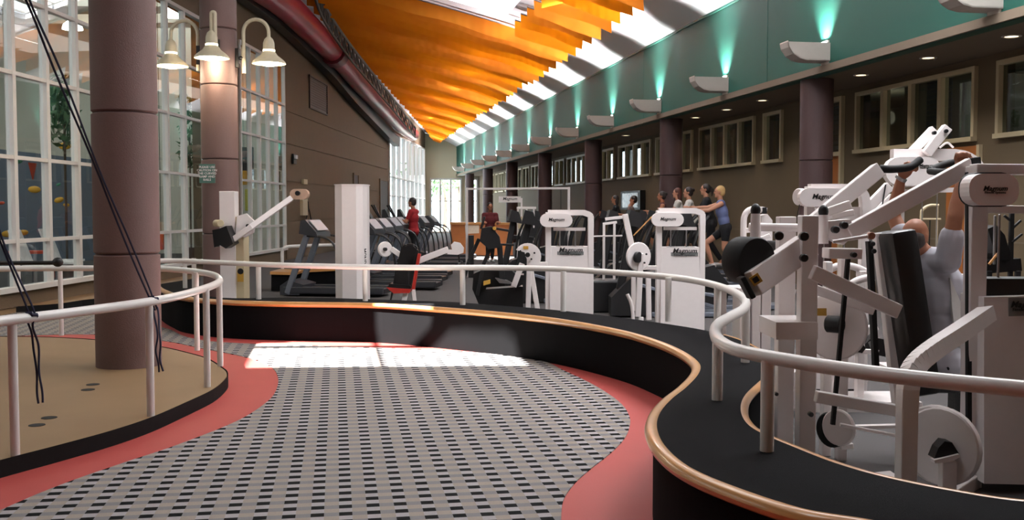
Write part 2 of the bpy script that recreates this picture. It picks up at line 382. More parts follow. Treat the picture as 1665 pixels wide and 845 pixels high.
# doors in the right wall
def door(n, ya, yb, ztr, top):
    r = sroot('door_%d' % n, (XW + .1, ya, 0))
    for a, b, c, d in ((ya, ya + .08, 0, top), (yb - .08, yb, 0, top), (ya + .08, yb - .08, top - .08, top), (ya + .08, yb - .08, ztr, ztr + .08)):
        bm = B(); box(bm, (XW, (a + b) / 2, (c + d) / 2), (.16, b - a, d - c)); obj('door_frame', bm, FRAME, r)
    bm = B(); box(bm, (XW + .03, (ya + yb) / 2, ztr / 2), (.05, yb - ya - .16, ztr)); lf = obj('door_leaf', bm, DOORW, r)
    bm = B(); box(bm, (XW - .02, yb - .16, 1.0), (.05, .03, .12)); obj('door_handle', bm, STEEL, lf)
    bm = B(); box(bm, (XW + .03, (ya + yb) / 2, (ztr + top) / 2), (.01, yb - ya - .16, top - ztr - .08)); obj('pane', bm, GLASSR, r)
ztr = zw(1350, 255)
door(1, door_y[0], door_y[1], ztr, ZWT)
# wood door standing below the last big window
r = sroot('door_2', (XW, door2_y[0], 0))
bm = B(); box(bm, (XW - .02, (door2_y[0] + door2_y[1]) / 2, zsill / 2 - .03), (.05, door2_y[1] - door2_y[0], zsill - .08)); obj('door_leaf', bm, DOORW, r)
bm = B(); box(bm, (XW - .02, door2_y[0] - .04, zsill / 2 - .03), (.08, .07, zsill - .06)); obj('door_frame', bm, FRAME, r)
# rooms behind the right windows (dim offices)
OFFW = mat('office_wall', (120, 116, 104), .8); BLIND = mat('grey_blind', (110, 112, 118), .7)
bm = B(); box(bm, (XW + 3.6, 32, 2), (.1, 74, 4.2)); struct('wall_office', bm, OFFW)
bm = B(); box(bm, (XW + 2, 32, 4.1), (3.8, 74, .1)); struct('ceiling_office', bm, OFFW)
bm = B(); box(bm, (XW + 2, 32, -.02), (3.8, 74, .1)); struct('floor_office', bm, OFFW)
for i in range(1, 9):
    y = 8.7 + 8 * (i - 1); bm = B(); box(bm, (XW + 1.9, y, 2), (3.3, .12, 4.1)); struct('wall_office_partition', bm, OFFW)
for k, (ya, yb, zz) in enumerate(((yw(1371) + .1, yw(1331) - .1, 2.4), (yw(1226), yw(1206), 2.55), (yw(1200), yw(1182), 2.7), (yw(1120), yw(1112), 2.6), (yw(1525), yw(1486), 2.6))):
    bm = B(); n = 14
    for j in range(n): box(bm, (XW + .22, (ya + yb) / 2, ZWT - (j + .5) * (ZWT - zz) / n), (.02, abs(yb - ya), (ZWT - zz) / n * .82))
    tag(obj('window_blind', bm, BLIND), ['grey blind half lowered in the transom glass above the wooden door', 'grey blind in the nearest pane of the four pane window past the near column', 'grey blind in the second pane of that four pane office window', 'narrow grey blind in the two pane office window before the second dark column', 'grey blind in the big office window above the press machine'][k], 'blind')
for k, (y, X) in enumerate(((7.4, XW + 1.8), (14.2, XW + 1.5), (19.5, XW + 1.5), (27.5, XW + 1.5), (35.5, XW + 1.5), (43.5, XW + 1.5))):
    d = bpy.data.lights.new('office_lamp', 'POINT'); d.energy = 14; d.color = (1, .9, .7); d.shadow_soft_size = .15; o = bpy.data.objects.new('office_lamp', d); COL.objects.link(o); o.location = (X, y, 3.5)
# soffit and teal fascia
bm = B(); box(bm, ((XF + XW) / 2 + .1, (YN + YEND) / 2, ZS + .06), (XW - XF + .3, YEND - YN, .12)); struct('ceiling_soffit', bm, SOFF)
bm = B(); box(bm, (XF + .1, (YN + YEND) / 2, (ZS + ZT) / 2 + .02), (.2, YEND - YN, ZT - ZS + .06)); fa = struct('wall_fascia', bm, TEAL)
yj = XP(1248, 50, XF).y
for k in range(6):
    bm = B(); box(bm, (XF - .001, yj + 8 * k, (ZS + ZT) / 2), (.006, .012, ZT - ZS - .02)); obj('panel_joint', bm, mat('teal_joint', (24, 92, 82), .7), fa)
bm = B(); box(bm, (XF - .01, (YN + YEND) / 2, ZT - .02), (.03, YEND - YN, .05)); struct('trim_3', bm, mat('fascia_trim', (40, 96, 84), .5))

# vault
HOLES = [(-2.3, .7, 4.3, 6.72), (3.0, 4.9, 26.9, 29.35)]
ysv = sorted({YN, YEND} | {v for h in HOLES for v in h[2:]}); bm = B()
for (xa, za), (xb, zb) in zip(PROF, PROF[1:]):
    for ya, yb in zip(ysv, ysv[1:]):
        if any(h[0] <= xb + 1e-6 and xa - 1e-6 <= h[1] and h[2] <= ya + 1e-6 and yb - 1e-6 <= h[3] for h in HOLES): continue
        prism(bm, [V((xa, ya, za)), V((xb, ya, zb)), V((xb, yb, zb)), V((xa, yb, za))], (0, 0, .15))
struct('ceiling', bm, CEIL)
for k, h in enumerate(HOLES):                    # skylight kerbs, bars
    r = sroot('window_skylight', ((h[0] + h[1]) / 2, (h[2] + h[3]) / 2, zc((h[0] + h[1]) / 2)))
    for y, bw in (((h[2], .05), (5.88, .15), (h[3], .05)) if k == 0 else ((h[2], .05), (28.1, .06), (h[3], .05))):
        bm = B(); beam(bm, (h[0], y, zc(h[0]) + .2), (h[1], y, zc(h[1]) + .2), bw, .08); obj('skylight_bar', bm, WFRAME, r)
    if k == 0:
        def roofpt(px, py):
            P = Z(px, py, 0); z = 8.2
            for _ in range(6): x = P.x - .15 * z; z = zc(x) + .16
            return (P.x - .15 * z, P.y - .69 * z)
        a_ = [roofpt(*q) for q in ((705, 563), (760, 568), (820, 575), (895, 590))]; b_ = [roofpt(*q) for q in ((470, 556), (540, 557), (612, 558))]
        for pl in (a_ + [(a_[-1][0], 6.75), (a_[0][0] + .12, 6.75)], b_ + [(b_[-1][0] + .1, 6.75), (b_[0][0], 6.75)], [(h[0], 6.33), (b_[0][0], 6.33), (b_[0][0], 6.75), (h[0], 6.75)]):
            bm = B(); prism(bm, [V((x, y, zc(x) + .16)) for x, y in pl], (0, 0, .03)); obj('sun_mask_panel', bm, WFRAME, r)  # unseen panels added to keep sunlight off most of the bench front
    for x in (h[0], (h[0] * .52 + h[1] * .48), h[1]):
        bm = B(); beam(bm, (x, h[2], zc(x) + .2), (x, h[3], zc(x) + .2), .08, .06); obj('skylight_bar', bm, WFRAME, r)
# outer roof skin keeps daylight out beside the office strip
bm = B(); box(bm, (XF + 1.6, 33, ZT + .3), (3.6, 76, .1)); struct('ceiling_roof_deck', bm, CEIL)

# left wall on its slant, with glazing
def sy(px): return (LW(px, 300) - W0).dot(WD)
sA = [sy(-110), sy(-75), sy(-30), sy(21), sy(75), sy(121)]
st = 1.07; sA = [sy(21) + st * k for k in range(-9, 9)] ; sA = [s for s in sA if s < sy(334)]; sA[-1] = sy(334)
sB = [sy(390) + (sy(463) - sy(390)) * k / 5 for k in range(6)]
sC = [sy(631) + (sy(689) - sy(631)) * k / 8 for k in range(9)]
rows = [LW(328, y).z for y in (427, 374, 286, 198, 117, 31)]
print('rows', rows, 'sA', sA, 'sB', sB, 'sC', sC)
def wtop(s):
    p = W0 + WD * s; return zc(p.x) + .05
s_end = (YEND - W0.y) / WD.y
rowC = [.15, 1.2, 2.35, LW(660, 293).z, LW(632, 212).z]
holesL = [(sA[0], sA[-1], rows[0], rows[-1]), (sB[0], sB[-1], rows[0], rows[-1]), (sC[0], sC[-1], .15, rowC[-1])]
sends = sorted({s for h in holesL for s in h[:2]})
wl = wall_with_holes('wall_left', BLOCK, -21, s_end, 0, wtop, holesL + [(sC[-1], s_end, wtop(s_end), wtop(s_end))], lw, .3)
window(lw, sA, rows[0], rows[-1], rows[1:-1], WFRAME, GLASS, fw=.08, dep=.12, mw=.1)
window(lw, sB, rows[0], rows[-1], rows[1:-1], WFRAME, GLASS, fw=.08, dep=.1, mw=.09)
window(lw, sC, .15, rowC[-1], rowC[1:-1], WFRAME, GLASS, fw=.09, dep=.2, mw=.1)
# proud block courses on the blind stretch of wall, recessed joints between
zj = [0.02, 1.25, 2.5, LW(465, 234).z, LW(465, 181).z, 6.15]
for a, b in zip(zj, zj[1:]):
    s0 = sB[-1] + .05; s1 = sC[0] - .05; nseg = 1
    for i in range(nseg):
        x0 = s0 + (s1 - s0) * i / nseg; x1 = s0 + (s1 - s0) * (i + 1) / nseg
        bm = B(); prism(bm, [lw(x0 + .01, a + .02, 0), lw(x1 - .01, a + .02, 0), lw(x1 - .01, b - .03, 0), lw(x0 + .01, b - .03, 0)], WN * .03); obj('panel', bm, BLOCK, wl)
# joints drawn by real courses of block inside the panels
# dark louvre, door openings, small devices on the wall
def wallbox(name, label, cat, x0, y0, x1, y1, m, th=.08, off=.03):
    a = LW(x0, y0); s0 = sy(x0); s1 = sy(x1); z0 = LW(x0, y1).z; z1 = a.z
    bm = B(); prism(bm, [lw(s0, z0, off), lw(s1, z0, off), lw(s1, z1, off), lw(s0, z1, off)], WN * th); o = obj(name, bm, m)
    return tag(o, label, cat)
v = thing('wall_vent', 'dark louvred air grille high on the brown block wall', 'vent', tuple(lw(sy(516), LW(516, 180).z, .03)))
s0, s1, z0, z1 = sy(502), sy(531), LW(516, 182).z, LW(516, 130).z
LOUV = mat('dark_louvre', (54, 44, 40), .6)
bm = B()
for a, b, c, d in ((s0, s1, z0, z0 + .05), (s0, s1, z1 - .05, z1), (s0, s0 + .07, z0, z1), (s1 - .07, s1, z0, z1)):
    prism(bm, [lw(a, c, .03), lw(b, c, .03), lw(b, d, .03), lw(a, d, .03)], WN * .05)
obj('frame', bm, LOUV, v)
bm = B(); prism(bm, [lw(s0, z0, .031), lw(s1, z0, .031), lw(s1, z1, .031), lw(s0, z1, .031)], WN * .01); obj('backing', bm, BLACKP, v)
for j in range(12):
    z = z0 + .08 + (z1 - z0 - .16) * (j + .5) / 12; bm = B(); prism(bm, [lw(s0 + .06, z, .04), lw(s1 - .06, z, .04), lw(s1 - .06, z + .05, .055), lw(s0 + .06, z + .05, .055)], WN * .008); obj('slat', bm, LOUV, v)
for k, (x0, y0, x1, nm) in enumerate(((573, 284, 580, 'door_3'), (616, 293, 629, 'door_4'))):
    s0, s1 = sy(x0), sy(x1); zt = LW(x0, y0).z; r = sroot(nm, tuple(lw(s0, 0, .03)))
    bm = B(); prism(bm, [lw(s0, 0, .03), lw(s1, 0, .03), lw(s1, zt, .03), lw(s0, zt, .03)], WN * .03); obj('door_leaf', bm, LOUV, r)
    for a, b, c, d in ((s0 - .08, s0, 0, zt + .08), (s1, s1 + .08, 0, zt + .08), (s0, s1, zt, zt + .08)):
        bm = B(); prism(bm, [lw(a, c, .03), lw(b, c, .03), lw(b, d, .03), lw(a, d, .03)], WN * .06); obj('door_frame', bm, BLOCK, r)
fa_ = thing('fire_alarm', 'small white and black fire alarm strobe on the brown wall beside the windows', 'alarm', tuple(lw(sy(474), LW(474, 265).z, .03)))
for nm, x0, y0, x1, y1, m, o_ in (('back_box', 472, 250, 477, 266, BLACKP, .06), ('lens', 473, 252, 476, 258, WHITE, .12)):
    bm = B(); s0, s1 = sy(x0), sy(x1); prism(bm, [lw(s0, LW(x0, y1).z, o_), lw(s1, LW(x0, y1).z, o_), lw(s1, LW(x0, y0).z, o_), lw(s0, LW(x0, y0).z, o_)], WN * .06); obj(nm, bm, m, fa_)
wallbox('wall_clock', 'small round tan clock on the brown wall above the press arm', 'clock', 489, 291, 495, 299, FRAME)
ph = thing('wall_telephone', 'beige wall telephone with black handset cord loop near the windows', 'telephone', tuple(lw(sy(498), LW(498, 370).z, .03)))
bm = B(); s0, s1 = sy(486), sy(494); prism(bm, [lw(s0, LW(490, 350).z, .03), lw(s1, LW(490, 350).z, .03), lw(s1, LW(490, 322).z, .03), lw(s0, LW(490, 322).z, .03)], WN * .1); obj('phone_body', bm, FRAME, ph)
bm = B(); a = [LW(x, y) + WN * .1 for x, y in ((496, 327), (497, 340), (493, 356), (493, 367), (501, 367), (501, 356), (498, 340))]; tube(bm, a, .022, 6, closed=False); obj('cord', bm, BLACKP, ph, True)
# dark beam and red duct following the cut of the vault on the left wall
duct = sroot('trim_4', tuple(lw(20, 7.5, .5)))
def along(pxs, off):
    out = []
    for x, y in pxs:
        d = ray(x, y); o = V((0, 0, HGT)); t = (W0 + WN * off - o).dot(WN) / d.dot(WN); out.append(o + d * t)
    return out
dm = [(330, -110), (394, -45), (464, 8), (517, 60), (553, 96), (590, 140), (628, 180), (652, 205), (672, 219)]
dc = smooth_curve(along(dm, .7), 5)
bm = B(); tube(bm, dc, [.44 - .1 * min(1, i / 40) for i in range(len(dc))], 16); obj('duct_run', bm, DUCT, duct, True)
i0 = 18
bm = B(); tube(bm, [dc[i0], dc[i0 + 1]], .5, 16); obj('duct_collar', bm, mat('duct_collar_red', (104, 26, 38), .5), duct, True)
bm = B(); bc = along([(x - 14, y + 20) for x, y in dm], .25); bc = smooth_curve(bc, 3)
for a, b in zip(bc[:-3], bc[1:-2]): beam(bm, a, b, .3, .5, bev=0)
obj('edge_beam', bm, BLACKP, duct)
# light structural lattice between duct and banners
bm = B(); la = smooth_curve(along([(505, -60), (523, 0), (560, 60), (600, 112), (640, 162), (675, 208)], 1.25), 6)
for i in range(len(la) - 1):
    tube(bm, [la[i], la[i + 1]], .06, 6); tube(bm, [la[i] + V((0, 0, -.5)), la[i + 1] + V((0, 0, -.5))], .05, 6)
    tube(bm, [la[i], la[i + 1] + V((0, 0, -.5))], .035, 5); tube(bm, [la[i + 1] + V((0, 0, -.5)), la[i + 1]], .035, 5)
obj('roof_lattice', bm, mat('dark_steel', (70, 66, 58), .6), duct)

# far end wall, entrance glazing
PE = lambda s, z, off=0.0: V((s, YEND - off, z))
def xe(px):
    d = ray(px, 341); return d.x * YEND / d.y
zend = lambda s: zc(s)
xl = xe(689)
holesE = [(xe(699), xe(751), 0, ZS - .15), (xe(763), xe(777), 0, ZS - .15)]
wall_with_holes('wall_far', mat('far_wall_cream', (206, 198, 172), .8, var=.03), 5.0, XW + .2, 0, zend, holesE, PE, .3)
window(PE, [xe(699), xe(716), xe(733), xe(751)], 0.0, ZS - .15, (2.2,), WFRAME, GLASS, fw=.12, dep=.2, sill=False)
window(PE, [xe(763), xe(777)], 0.0, ZS - .15, (2.2,), WFRAME, GLASS, fw=.12, dep=.2, sill=False)
# outside beyond the entrance: paving, a few trunks and bushes
bm = B(); box(bm, (7, 90, -.3), (60, 39, .2)); struct('ground_outside', bm, mat('pale_paving', (210, 206, 196), .8))
LEAF = mat('leaf_green', (70, 98, 60), .7, var=.4, scale=9); BARK = mat('bark', (84, 70, 58), .9, var=.3)
def tree(x, y, h, r, lab):
    t = thing('tree', lab, 'tree', (x, y, -.2)); bm = B(); tube(bm, [(x, y, -.25), (x + .1, y, h * .5), (x - .1, y, h * .8)], [.16, .12, .07], 8); obj('trunk', bm, BARK, t, True)
    bm = B(); rnd = random.Random(int(h * 100))
    for k in range(150):
        a = rnd.random() * 6.28; u = rnd.uniform(-1, 1); rr = r * rnd.random() ** .4; c = V((x + rr * math.cos(a) * math.sqrt(1 - u * u), y + rr * math.sin(a) * math.sqrt(1 - u * u), h * .85 + rr * u * .8))
        s = rnd.uniform(.12, .25); e = Euler((rnd.random() * 6, rnd.random() * 6, rnd.random() * 6)).to_matrix()
        bm.faces.new([bm.verts.new(c + e @ V(q) * s) for q in ((-1, 0, 0), (0, -.5, .1), (1, 0, 0), (0, .5, .1))])
    tag(obj('foliage', bm, LEAF, t), None, None, kind='stuff')
for k, (x, y, h, r) in enumerate(((6.6, 76, 4.2, 1.5), (8.3, 79, 4.6, 1.6), (9.9, 83, 5.2, 1.8), (5.2, 84, 5.0, 1.9))):
    tree(x, y, h, r, ['young tree just outside the entrance glass, left half', 'tree outside the right half of the entrance glass', 'tree outside behind the narrow right sidelight', 'taller tree outside at the far left of the entrance'][k])
# closing walls behind the camera
bm = B(); box(bm, (0, YN - .1, 4.5), (24, .2, 9.5)); struct('wall_near', bm, mat('warm_near_wall', (150, 118, 82), .8))

# columns
def column(x, y, h, rad, joints, cm=None):
    r = sroot('column', (x, y, 0)); z = 0
    for a, b in zip([0] + joints, joints + [h]):
        bm = B(); c = V((x, y, 0)); lathe(bm, [(rad - .02, a + .002), (rad, a + .02), (rad, b - .016), (rad - .02, b - .002)], c, n=48); obj('column_drum', bm, cm or CONC, r, True)
    bm = B(); cyl(bm, (x, y, 0), (x, y, h), rad - .022, n=24); obj('column_core', bm, BLACKP, r, True)
    return r
def zcol(px, py, x, y):
    D = (V((x, y, 0))).dot(CF); return C(px, py, D).z
c1 = Z(206, 596, .11); C1 = V((c1.x, c1.y + .12, 0)); C1R = .3
print('c1', C1, 'c2 D', 16.55)
jz = [zcol(200, 412, C1.x, C1.y), zcol(200, 186, C1.x, C1.y)]; d_ = jz[1] - jz[0]
column(C1.x, C1.y, zc(C1.x) + .05, C1R, jz + [jz[1] + d_ * k for k in (1, 2, 3) if jz[1] + d_ * k < 8.4])
c2 = floor_at(359, 16.55); C2 = c2
j2 = [zcol(359, 260, C2.x, C2.y), zcol(359, 141, C2.x, C2.y), zcol(359, 52, C2.x, C2.y)]
column(C2.x, C2.y, zc(C2.x) + .05, .29, [j2[0] - 1.2] + j2 + [6.6, 7.8])
for k in range(7):
    px = (1301, 1072, 950, 873)[k] if k < 4 else None
    y = 17.15 + 8.05 * k
    column(XF + .32, y, ZS + .01, .29, [1.27, 2.48], CONC_SHADED)
# ================================================================ RAILINGS
def railing(label, pts, posts, zr, zb, r=.024, pr=.019, parts=True):
    c = smooth_curve(pts, 6); t = thing('handrail', label, 'railing', (posts[0].x, posts[0].y, zb))
    bm = B(); tube(bm, c, r, 12); obj('rail', bm, RAIL, t, True)
    for p in posts:
        q = min(c, key=lambda s: (s - p).xy.length)
        q = V((p.x * .25 + q.x * .75, p.y * .25 + q.y * .75, zb)) if (q - p).xy.length < .25 else V((p.x, p.y, zb))
        bm = B(); cyl(bm, q, (q.x, q.y, zr), pr, n=12); obj('post', bm, RAIL, t, True)
    return t
ZR = .92
r1 = [(232, 425), (262, 424), (299, 424), (340, 426), (460, 431), (600, 434), (700, 435), (800, 435), (900, 437), (1000, 443), (1085, 450), (1140, 458), (1180, 469), (1204, 481), (1213, 492), (1208, 503), (1189, 514), (1168, 527), (1163, 541), (1172, 556), (1205, 571), (1300, 589), (1400, 604), (1500, 616), (1600, 626), (1665, 632)]
r1p = [Z(x, y, ZR) for x, y in r1]
e = r1p[-1]; d = (r1p[-1] - r1p[-3]).normalized(); r1p += [e + d * .6, e + d * 1.6, e + d * 3]
posts1 = [Z(x, y, ZB) for x, y in ((301, 468), (316, 470), (436, 486), (594, 489), (758, 495), (916, 506), (1058, 523), (1162, 545), (1211, 588), (1170, 650), (1250, 733))] + [e + d * 2.0 - V((0, 0, ZR - ZB))]
railing('long curving white handrail on the black carpeted bench around the gym', r1p, posts1, ZR, ZB, .033, .032)
r2 = [(-260, 559), (-120, 540), (0, 522), (60, 515), (140, 505), (233, 492), (290, 481), (332, 469), (352, 461), (357, 455), (350, 448), (330, 443), (297, 439), (262, 437), (200, 436), (97, 436), (0, 437), (-150, 441), (-300, 446)]
r2p = [Z(x, y, ZR + .02) for x, y in r2]
posts2 = [Z(x, y, .11) for x, y in ((15, 738), (238, 676), (346, 629), (357, 596), (301, 571), (100, 545), (-120, 548), (-190, 790))]
railing('white tubular handrail looping around the tan platform and big column', r2p, posts2, ZR + .02, .11, .032, .028)
# small rail by the windows, beyond the bench
def plain_rail(label, pts, posts, r, zb=0):
    t = thing('handrail', label, 'railing', (posts[0].x, posts[0].y, zb)); bm = B(); tube(bm, smooth_curve(pts, 4), r, 8); obj('rail', bm, RAIL, t, True)
    for p in posts: bm = B(); cyl(bm, (p.x, p.y, zb), p, r * .9, n=8); obj('post', bm, RAIL, t, True)
D3 = 21.5
pp = [C(459, 425, D3), C(459, 408, D3), C(464, 402, D3), C(480, 400, D3 + .2), C(540, 398, D3 + .8), C(600, 396, D3 + 1.4)]
plain_rail('short white handrail near the brown wall behind the left treadmill', pp, [pp[1], pp[-1]], .035)

# ================================================================ ROPES, BOOM
def rope(name, label, pts, r=.007, knots=()):
    t = thing(name, label, 'rope', tuple(pts[-1]))
    for k in (-1, 1):
        bm = B(); c = smooth_curve(pts, 8); L = len(c)
        tube(bm, [p + CR * (k * .012 * (1 + .4 * math.sin(i * .5))) + UP * .003 * k for i, p in enumerate(c)], r, 6); obj('cord', bm, ROPE, t, True)
    for p in knots:
        bm = B(); tube(bm, [p + CR * (.035 * math.cos(a * .9)) + CF * (.035 * math.sin(a * .9)) + UP * (.012 * (a - 6) / 6 + .02 * math.cos(a)) for a in range(14)], .012, 6); obj('knot', bm, ROPE, t, True)
k1 = Z(248, 489, ZR + .02); k2 = Z(50, 516, ZR + .02)
rope('rope', 'navy double rope tied to the near rail in front of the big column', [C(16, -70, 5.2), C(45, 0, 5.4), C(100, 130, 5.9), C(175, 315, 6.6), k1, k1 - UP * .06 + CR * .02, C(258, 545, 7.25), C(257, 575, 7.25), C(262, 604, 7.25)], knots=(k1,))
rope('rope', 'navy rope tied to the handrail at far left with a loose hanging tail', [C(-60, 200, 5.8), C(0, 385, 6.2), k2 + UP * .05, k2, k2 - UP * .05, C(58, 560, 6.35), C(62, 610, 6.35), C(66, 655, 6.35)], knots=(k2,))
rope('rope', 'short thin navy rope end dangling behind the far left handrail', [k2 - CR * .1 + UP * .02, C(22, 540, 6.6), C(24, 575, 6.6), C(27, 608, 6.6)], .004)
t = thing('boom_pole', 'black horizontal pole with a ball end above the platform at far left', 'pole', tuple(floor_at(-60, 10.5)))
bm = B(); tube(bm, [C(-70, 428, 10.5), C(90, 427, 10.5)], .022, 10); obj('pole', bm, BLACKP, t, True)
bm = B(); ell(bm, C(94, 426, 10.5), (.055, .045, .05)); obj('ball_end', bm, BLACKP, t, True)
bm = B(); p = C(-60, 428, 10.5); cyl(bm, p, (p.x, p.y, .11), .03); obj('stand', bm, BLACKP, t, True)

# ================================================================ SCONCES, DOWNLIGHTS, VAULT FILL
def spot(loc, energy, size, blend, color, tgt, rad=.03, sx=1):
    d = bpy.data.lights.new('sconce_beam', 'SPOT'); d.energy = energy; d.spot_size = R(size); d.spot_blend = blend; d.color = color; d.shadow_soft_size = rad
    o = bpy.data.objects.new('sconce_beam', d); COL.objects.link(o); o.location = loc; o.rotation_euler = V(tgt).to_track_quat('-Z', 'Y').to_euler(); o.scale = (sx, 1, 1)
ORD = ['hidden nearest', 'nearest', 'second nearest', 'third', 'fourth', 'fifth', 'sixth', 'seventh', 'eighth', 'ninth', 'tenth', 'eleventh', 'twelfth', 'farthest']
s0 = XP(1343, 80, XF).y; zs = XP(1343, 72, XF).z; print('sconce', s0, zs)
proto = thing('wall_sconce', '', 'light', (0, 0, 0), 0, 'boat shaped uplights on the teal wall')
prof = [(0, 0), (0, -.30), (-.42, -.30), (-.55, -.27), (-.66, -.2), (-.74, -.09), (-.76, 0)]
bm = B(); prism(bm, [V((x, -.16, z)) for x, z in prof], (0, .02, 0)); prism(bm, [V((x, .14, z)) for x, z in prof], (0, .02, 0))
for (xa, za), (xb, zb) in zip(prof[1:], prof[2:]): prism(bm, [V((xa, -.16, za)), V((xb, -.16, zb)), V((xb + .005, -.16, zb + .02)), V((xa, -.16, za + .02))], (0, .32, 0))
obj('bowl', bm, SCON, proto)
bm = B(); box(bm, (-.012, 0, -.18), (.03, .24, .46)); obj('wall_plate', bm, SCON, proto)
bm = B(); cyl(bm, (-.3, -.1, -.12), (-.3, .1, -.12), .03, n=8); obj('lamp_tube', bm, mat('sconce_lamp', (240, 255, 240), emit=20), proto)
for k in range(14):
    y = s0 + 4.5 * (k - 2); o = proto if k == 0 else copy_tree(proto)
    o['label'] = '%s white boat shaped uplight on the teal wall, counted from the near end' % ORD[k]
    o.location = (XF - .002, y, zs)
    spot((XF - .13, y, zs - .12), 1000, 80, 1, (.92, 1, .95), (.12, 0, 1), .04)
    spot((XF - .45, y, zs + .02), 2300, 104, 1, (1, .95, .97), (-.5, 0, 1), .05, .72)
for k, px in enumerate((1639, 1505, 1397, 1238, 1180, 1130, 1085, 1017)):
    d = ray(px, 300); X = 8.95; y = d.y * X / d.x
    t = thing('downlight', ['downlight in the soffit at the right edge of the view', 'downlight over the four pane window, second from the right edge', 'downlight in the soffit just right of the near dark column', 'downlight in the soffit just past the near dark column', 'fifth soffit downlight from the near end', 'soffit downlight above the two pane window', 'soffit downlight beyond the second dark column', 'small far soffit downlight near the third dark column'][k], 'light', (X, y, ZS), 0, 'recessed downlights in the soffit')
    bm = B(); lathe(bm, [(.13, -.012), (.13, -.002), (.09, -.002), (.09, -.012)], (X, y, ZS), n=16, capb=False); obj('trim_ring', bm, WHITE, t)
    bm = B(); cyl(bm, (X, y, ZS - .004), (X, y, ZS - .002), .088, n=16); obj('lens', bm, mat('downlight_lens', (255, 236, 190), emit=3.0), t)
    d = bpy.data.lights.new('downlight_beam', 'SPOT'); d.energy = 26; d.spot_size = R(95); d.spot_blend = .8; d.color = (1, .85, .62); d.shadow_soft_size = .08; o = bpy.data.objects.new('downlight_beam', d); COL.objects.link(o); o.location = (X, y, ZS - .03)
# unseen fill areas added between the banners and the vault
for k in range(11):
    y = s0 + 4.5 * (k - 1) + 4.5
    for xa, xb in ((4.6, 6.6),):
        if W0.x + (y - W0.y) * math.tan(WA) > xa - .2: continue
        xm = (xa + xb) / 2; sl = math.atan2(zc(xa) - zc(xb), xb - xa)
        o = area('vault_fill', (xm, y, zc(xm) - .22), (xb - xa, .1), 8 * (xb - xa), (1, .95, .9), (PI, 0, 0)); o.rotation_euler = (PI, -sl, 0)

# ================================================================ FABRIC BANNERS
def wall_x(y): return W0.x + (y - W0.y) * math.tan(WA)
def banner(k, y, x0, x1, drop, waves, rnd):
    n = max(8, int((x1 - x0) / .06)); bm = B(); rows_ = []
    ph = rnd.random() * 6; seg = rnd.uniform(1.6, 2.3)
    for i in range(n + 1):
        x = x0 + (x1 - x0) * i / n; zt = zc(x) - .1; sag = .05 * math.sin((x - x0) / seg * PI + ph) ** 2
        col = []
        for j in range(4):
            f = j / 3; yy = y + (waves * math.sin(x * 9 + ph + f) + .5 * waves * math.sin(x * 23 + ph * 2)) * (.3 + f) + (.016 * math.sin(x * 30 + ph * 3) * f if (math.sin(y * 1.4) > .3 and x > x1 - 1.6) else 0) + .09 * f * math.sin(x * .9 + y * .5)
            col.append(bm.verts.new((x, yy, zt - drop * f - sag * f)))
        rows_.append(col)
    for a, b in zip(rows_, rows_[1:]):
        for j in range(3): bm.faces.new((a[j], b[j], b[j + 1], a[j + 1]))
    nm = NUMW[k] if k < len(NUMW) else None
    t = thing('fabric_banner', ('golden fabric banner, %s from the near right end of the row' % nm) if nm else 'far golden fabric banner packed close with its neighbours under the vault', 'banner', (x0, y, zc(x0)), 0, 'golden banners under the vault')
    obj('fabric', bm, FAB, t, True)
    bm = B(); xs = [x0 + (x1 - x0) * i / 6 for i in range(7)]; tube(bm, [(x, y, zc(x) - .09) for x in xs], .02, 6)
    for x in (xs[1], xs[5]): tube(bm, [(x, y, zc(x) - .09), (x, y, zc(x) + .02)], .008, 4)
    obj('hanging_rail', bm, STEEL, t, True)
rnd = random.Random(3); k = 0
NUMW = ['first', 'second', 'third', 'fourth', 'fifth', 'sixth', 'seventh', 'eighth', 'ninth', 'tenth', 'eleventh', 'twelfth', 'thirteenth', 'fourteenth', 'fifteenth', 'sixteenth', 'seventeenth', 'eighteenth']
y = 22.4
while y < 68.5:
    x0 = max(wall_x(y) + .75, -1.9); x1 = 6.9 + rnd.uniform(-.04, .04)
    x0b = 5.1 if y < 29.4 else x0
    banner(k, y, x0b, x1, rnd.uniform(.34, .42), .006, rnd)
    y += .95; k += 1

